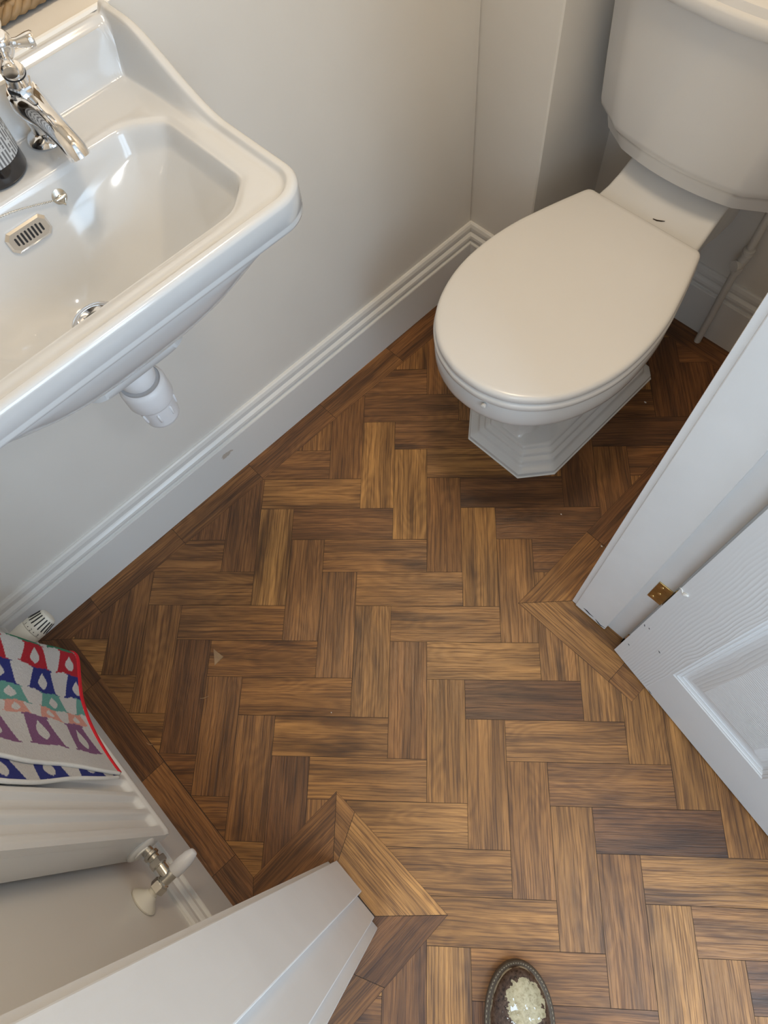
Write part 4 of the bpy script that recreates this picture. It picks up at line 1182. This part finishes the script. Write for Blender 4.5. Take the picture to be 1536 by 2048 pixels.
f2, right2, hem2 = layer('middle_fold', HP2, .263, zl - .006, lambda q: .02 * (1 - q) + .075 * q, .03, M['towel'], dy=-.0042, s0=.088 + SOFF - HP2[-1][0])
bm = BM(); tube(bm, right2[::4], .0030, 10); mesh_obj('selvage', bm, M['towel_white'], tw, 180)

# ================================================================ BOOT
BT = Vector((1.1085, -.2960, 0)); BH = Vector((-.69, .724, 0)).normalized(); BLt = Vector((BH.y, -BH.x, 0))
def boot_mat():
    k = NT('paint_splashed_leather'); b = k.b; o = k.obj()
    big = k.noise(o, 75, 4, 0.6); med = k.noise(o, 170, 4, 0.65)
    def ball(p, r, amp):
        vd = k.n('ShaderNodeVectorMath', operation='DISTANCE'); k.l(o, vd.inputs[0]); vd.inputs[1].default_value = p
        d = k.math('ADD', vd.outputs['Value'], k.math('MULTIPLY', k.math('SUBTRACT', big, .5), amp))
        return k.math('LESS_THAN', d, r)
    leather = k.ramp(med, [(.3, (.022, .015, .012)), (.5, (.075, .042, .028)), (.7, (.15, .10, .07))])
    c = leather
    patch = ball(tuple(BT - BH * .050 + BLt * .008 + Vector((0, 0, .058))), .0310, .05)
    c = k.mix(patch, c, k.mix(k.ramp(med, [(.35, (0, 0, 0)), (.6, (1, 1, 1))]), (.33, .28, .17, 1), (.50, .44, .29, 1)))
    # cream smear round the toe and white flecks
    rim_ = k.math('MULTIPLY', k.math('LESS_THAN', k.n('ShaderNodeSeparateXYZ').outputs[2], 0.0), 1.0)
    sp_ = k.n('ShaderNodeSeparateXYZ'); k.l(o, sp_.inputs[0])
    zb = k.math('MULTIPLY', k.math('LESS_THAN', sp_.outputs[2], .037), k.math('GREATER_THAN', big, .45))
    c = k.mix(zb, c, (.45, .40, .29, 1))
    fl = k.math('MULTIPLY', k.math('GREATER_THAN', k.noise(o, 120, 3, .6), .62), ball(tuple(BT - BH * .078 + Vector((0, 0, .06))), .032, .03))
    c = k.mix(fl, c, (.78, .80, .80, 1))
    k.l(c, b.inputs['Base Color']); k.l(k.ramp(med, [(.3, (.22, .22, .22)), (.7, (.45, .45, .45))]), b.inputs['Roughness'])
    k.bump(k.math('ADD', med, k.math('MULTIPLY', patch, .6)), .5, .0015)
    return k.m
M['boot'] = boot_mat()
bt = thing('work_boot', tuple(BT - BH * .15), 'brown leather work boot splashed with cream and white paint on the parquet', 'boot')
def boot_loop(z, front, hw, rear=.296, n=72, shaft=0):
    """closed outline at height z; front = how far behind the tip it starts"""
    out = []
    L = rear - front
    for i in range(n):
        a = 2 * PI * i / n; c, s = math.cos(a), math.sin(a)
        # along: 0 at the toe .. L at the heel
        t = .5 - .5 * c; t = t if t < .5 else t
        along = front + L * t
        tt = t
        wv = hw * math.sqrt(max(0, 1 - (1 - min(tt * L / .088, 1)) ** 2.1))
        waist = 1 - .20 * math.exp(-((tt - .60) / .14) ** 2) * (1 - shaft)
        tail = 1.0 if tt < .80 else math.sqrt(max(0, 1 - ((tt - .80) / .20) ** 2)) 
        wv = wv * waist * max(tail, 0.0) * (.90 if tt > .7 else 1.0 - .1 * sstep(.45, .7, tt))
        side_ = 1 if s >= 0 else -1
        if t < 1e-6 or t > 1 - 1e-6: wv = 0
        p = BT - BH * along + BLt * (side_ * wv); out.append((p.x, p.y, z))
    return out
bm = BM(); loft(bm, [boot_loop(.0005, .006, .052), boot_loop(.002, .001, .0560), boot_loop(.014, .0, .0575), boot_loop(.0225, .0, .0575), boot_loop(.0250, .002, .0565), boot_loop(.0258, .005, .054)])
mesh_obj('sole', bm, M['rubber'], bt, 40)
bm = BM()
UP = [(.0250, .0070, .0500), (.0300, .0062, .0498), (.036, .0070, .0490), (.043, .0105, .0470), (.049, .0165, .0440), (.054, .0250, .0405), (.0580, .036, .0370), (.0610, .050, .0335), (.0640, .068, .0310), (.068, .086, .0305),
      (.075, .104, .0320), (.085, .120, .0335), (.100, .138, .0345), (.120, .152, .0355), (.145, .160, .0365), (.165, .163, .0375)]
loft(bm, [boot_loop(z, f, h, rear=.290, shaft=sstep(.06, .1, z)) for z, f, h in UP], cap0=True, cap1=False)
loft(bm, [boot_loop(z, f + .004, h - .0035, rear=.286, shaft=1) for z, f, h in UP[:8:-1]], cap0=False, cap1=True)
mesh_obj('upper', bm, M['boot'], bt, 180)
bm = BM(); wl = boot_loop(.0262, .0035, .0545, n=220)
for i in range(0, 220, 2):
    a, b = Vector(wl[i]), Vector(wl[(i + 1) % 220])
    if (b - a).length > 1e-4: tube(bm, [a, b], .0008, 6)
mesh_obj('welt_stitching', bm, M['thread'], bt)
bm = BM()
for i in range(5):
    c = BT - BH * (.115 + .013 * i) + Vector((0, 0, .080 + .017 * i))
    tube(bm, [c - BLt * .026 - Vector((0, 0, .006)), c - BLt * .012 + Vector((0, 0, .002)), c + Vector((0, 0, .004)), c + BLt * .012 + Vector((0, 0, .002)), c + BLt * .026 - Vector((0, 0, .006))], .0019, 8)
mesh_obj('laces', bm, M['thread'], bt, 180)

# ================================================================ small debris on the floor
bm = BM(); loft(bm, [[(.310, -.341, .0004), (.338, -.336, .0004), (.339, -.361, .0004)], [(.3105, -.3413, .0018), (.3375, -.3365, .0018), (.3385, -.3602, .0018)]])
M['chip'] = plain('pale_oak_offcut', (.36, .22, .11, 1), .5, bump=.3, bscale=300, var=.3)
tag(mesh_obj('wood_offcut', bm, M['chip']), 'small triangular oak offcut lying on the parquet', 'offcut')
M['fleck'] = plain('white_paint_fleck', (.72, .70, .66, 1), .5)
for i, (p, q_) in enumerate((((.371, -.424), (.380, -.409)), ((.362, -.556), (.374, -.549)))):
    bm = BM(); a = Vector((*p, .0014)); b = Vector((*q_, .0014)); tube(bm, [a, a.lerp(b, .5) + Vector((.0012, -.0012, .0006)), b], [.0004, .0009, .0004], 6)
    tag(mesh_obj('wood_shaving', bm, M['chip']), ('pale wood shaving on the parquet between the towel and the triangular offcut', 'pale wood shaving on the floor border right beside the radiator')[i], 'shaving', 'wood shavings on the parquet')
for i, (x, y, r, lb) in enumerate(((.587, .757, .0028, 'largest white paint fleck on the parquet beside the toilet foot'), (.741, .400, .0022, 'white paint fleck on the parquet border beside the door lining'), (.631, .399, .0015, 'tiny white paint fleck on the parquet in front of the toilet'), (.583, -.250, .0012, 'tiny white paint fleck on the parquet between radiator and doorway'))):
    bm = BM(); loft(bm, [[(x + r * math.cos(a) * (1 + .3 * math.sin(3 * a + i)), y + r * .6 * math.sin(a), z) for a in [2 * PI * k / 9 for k in range(9)]] for z in (.0003, .0013)])
    tag(mesh_obj('paint_fleck', bm, M['fleck']), lb, 'fleck', 'white paint flecks on the parquet')
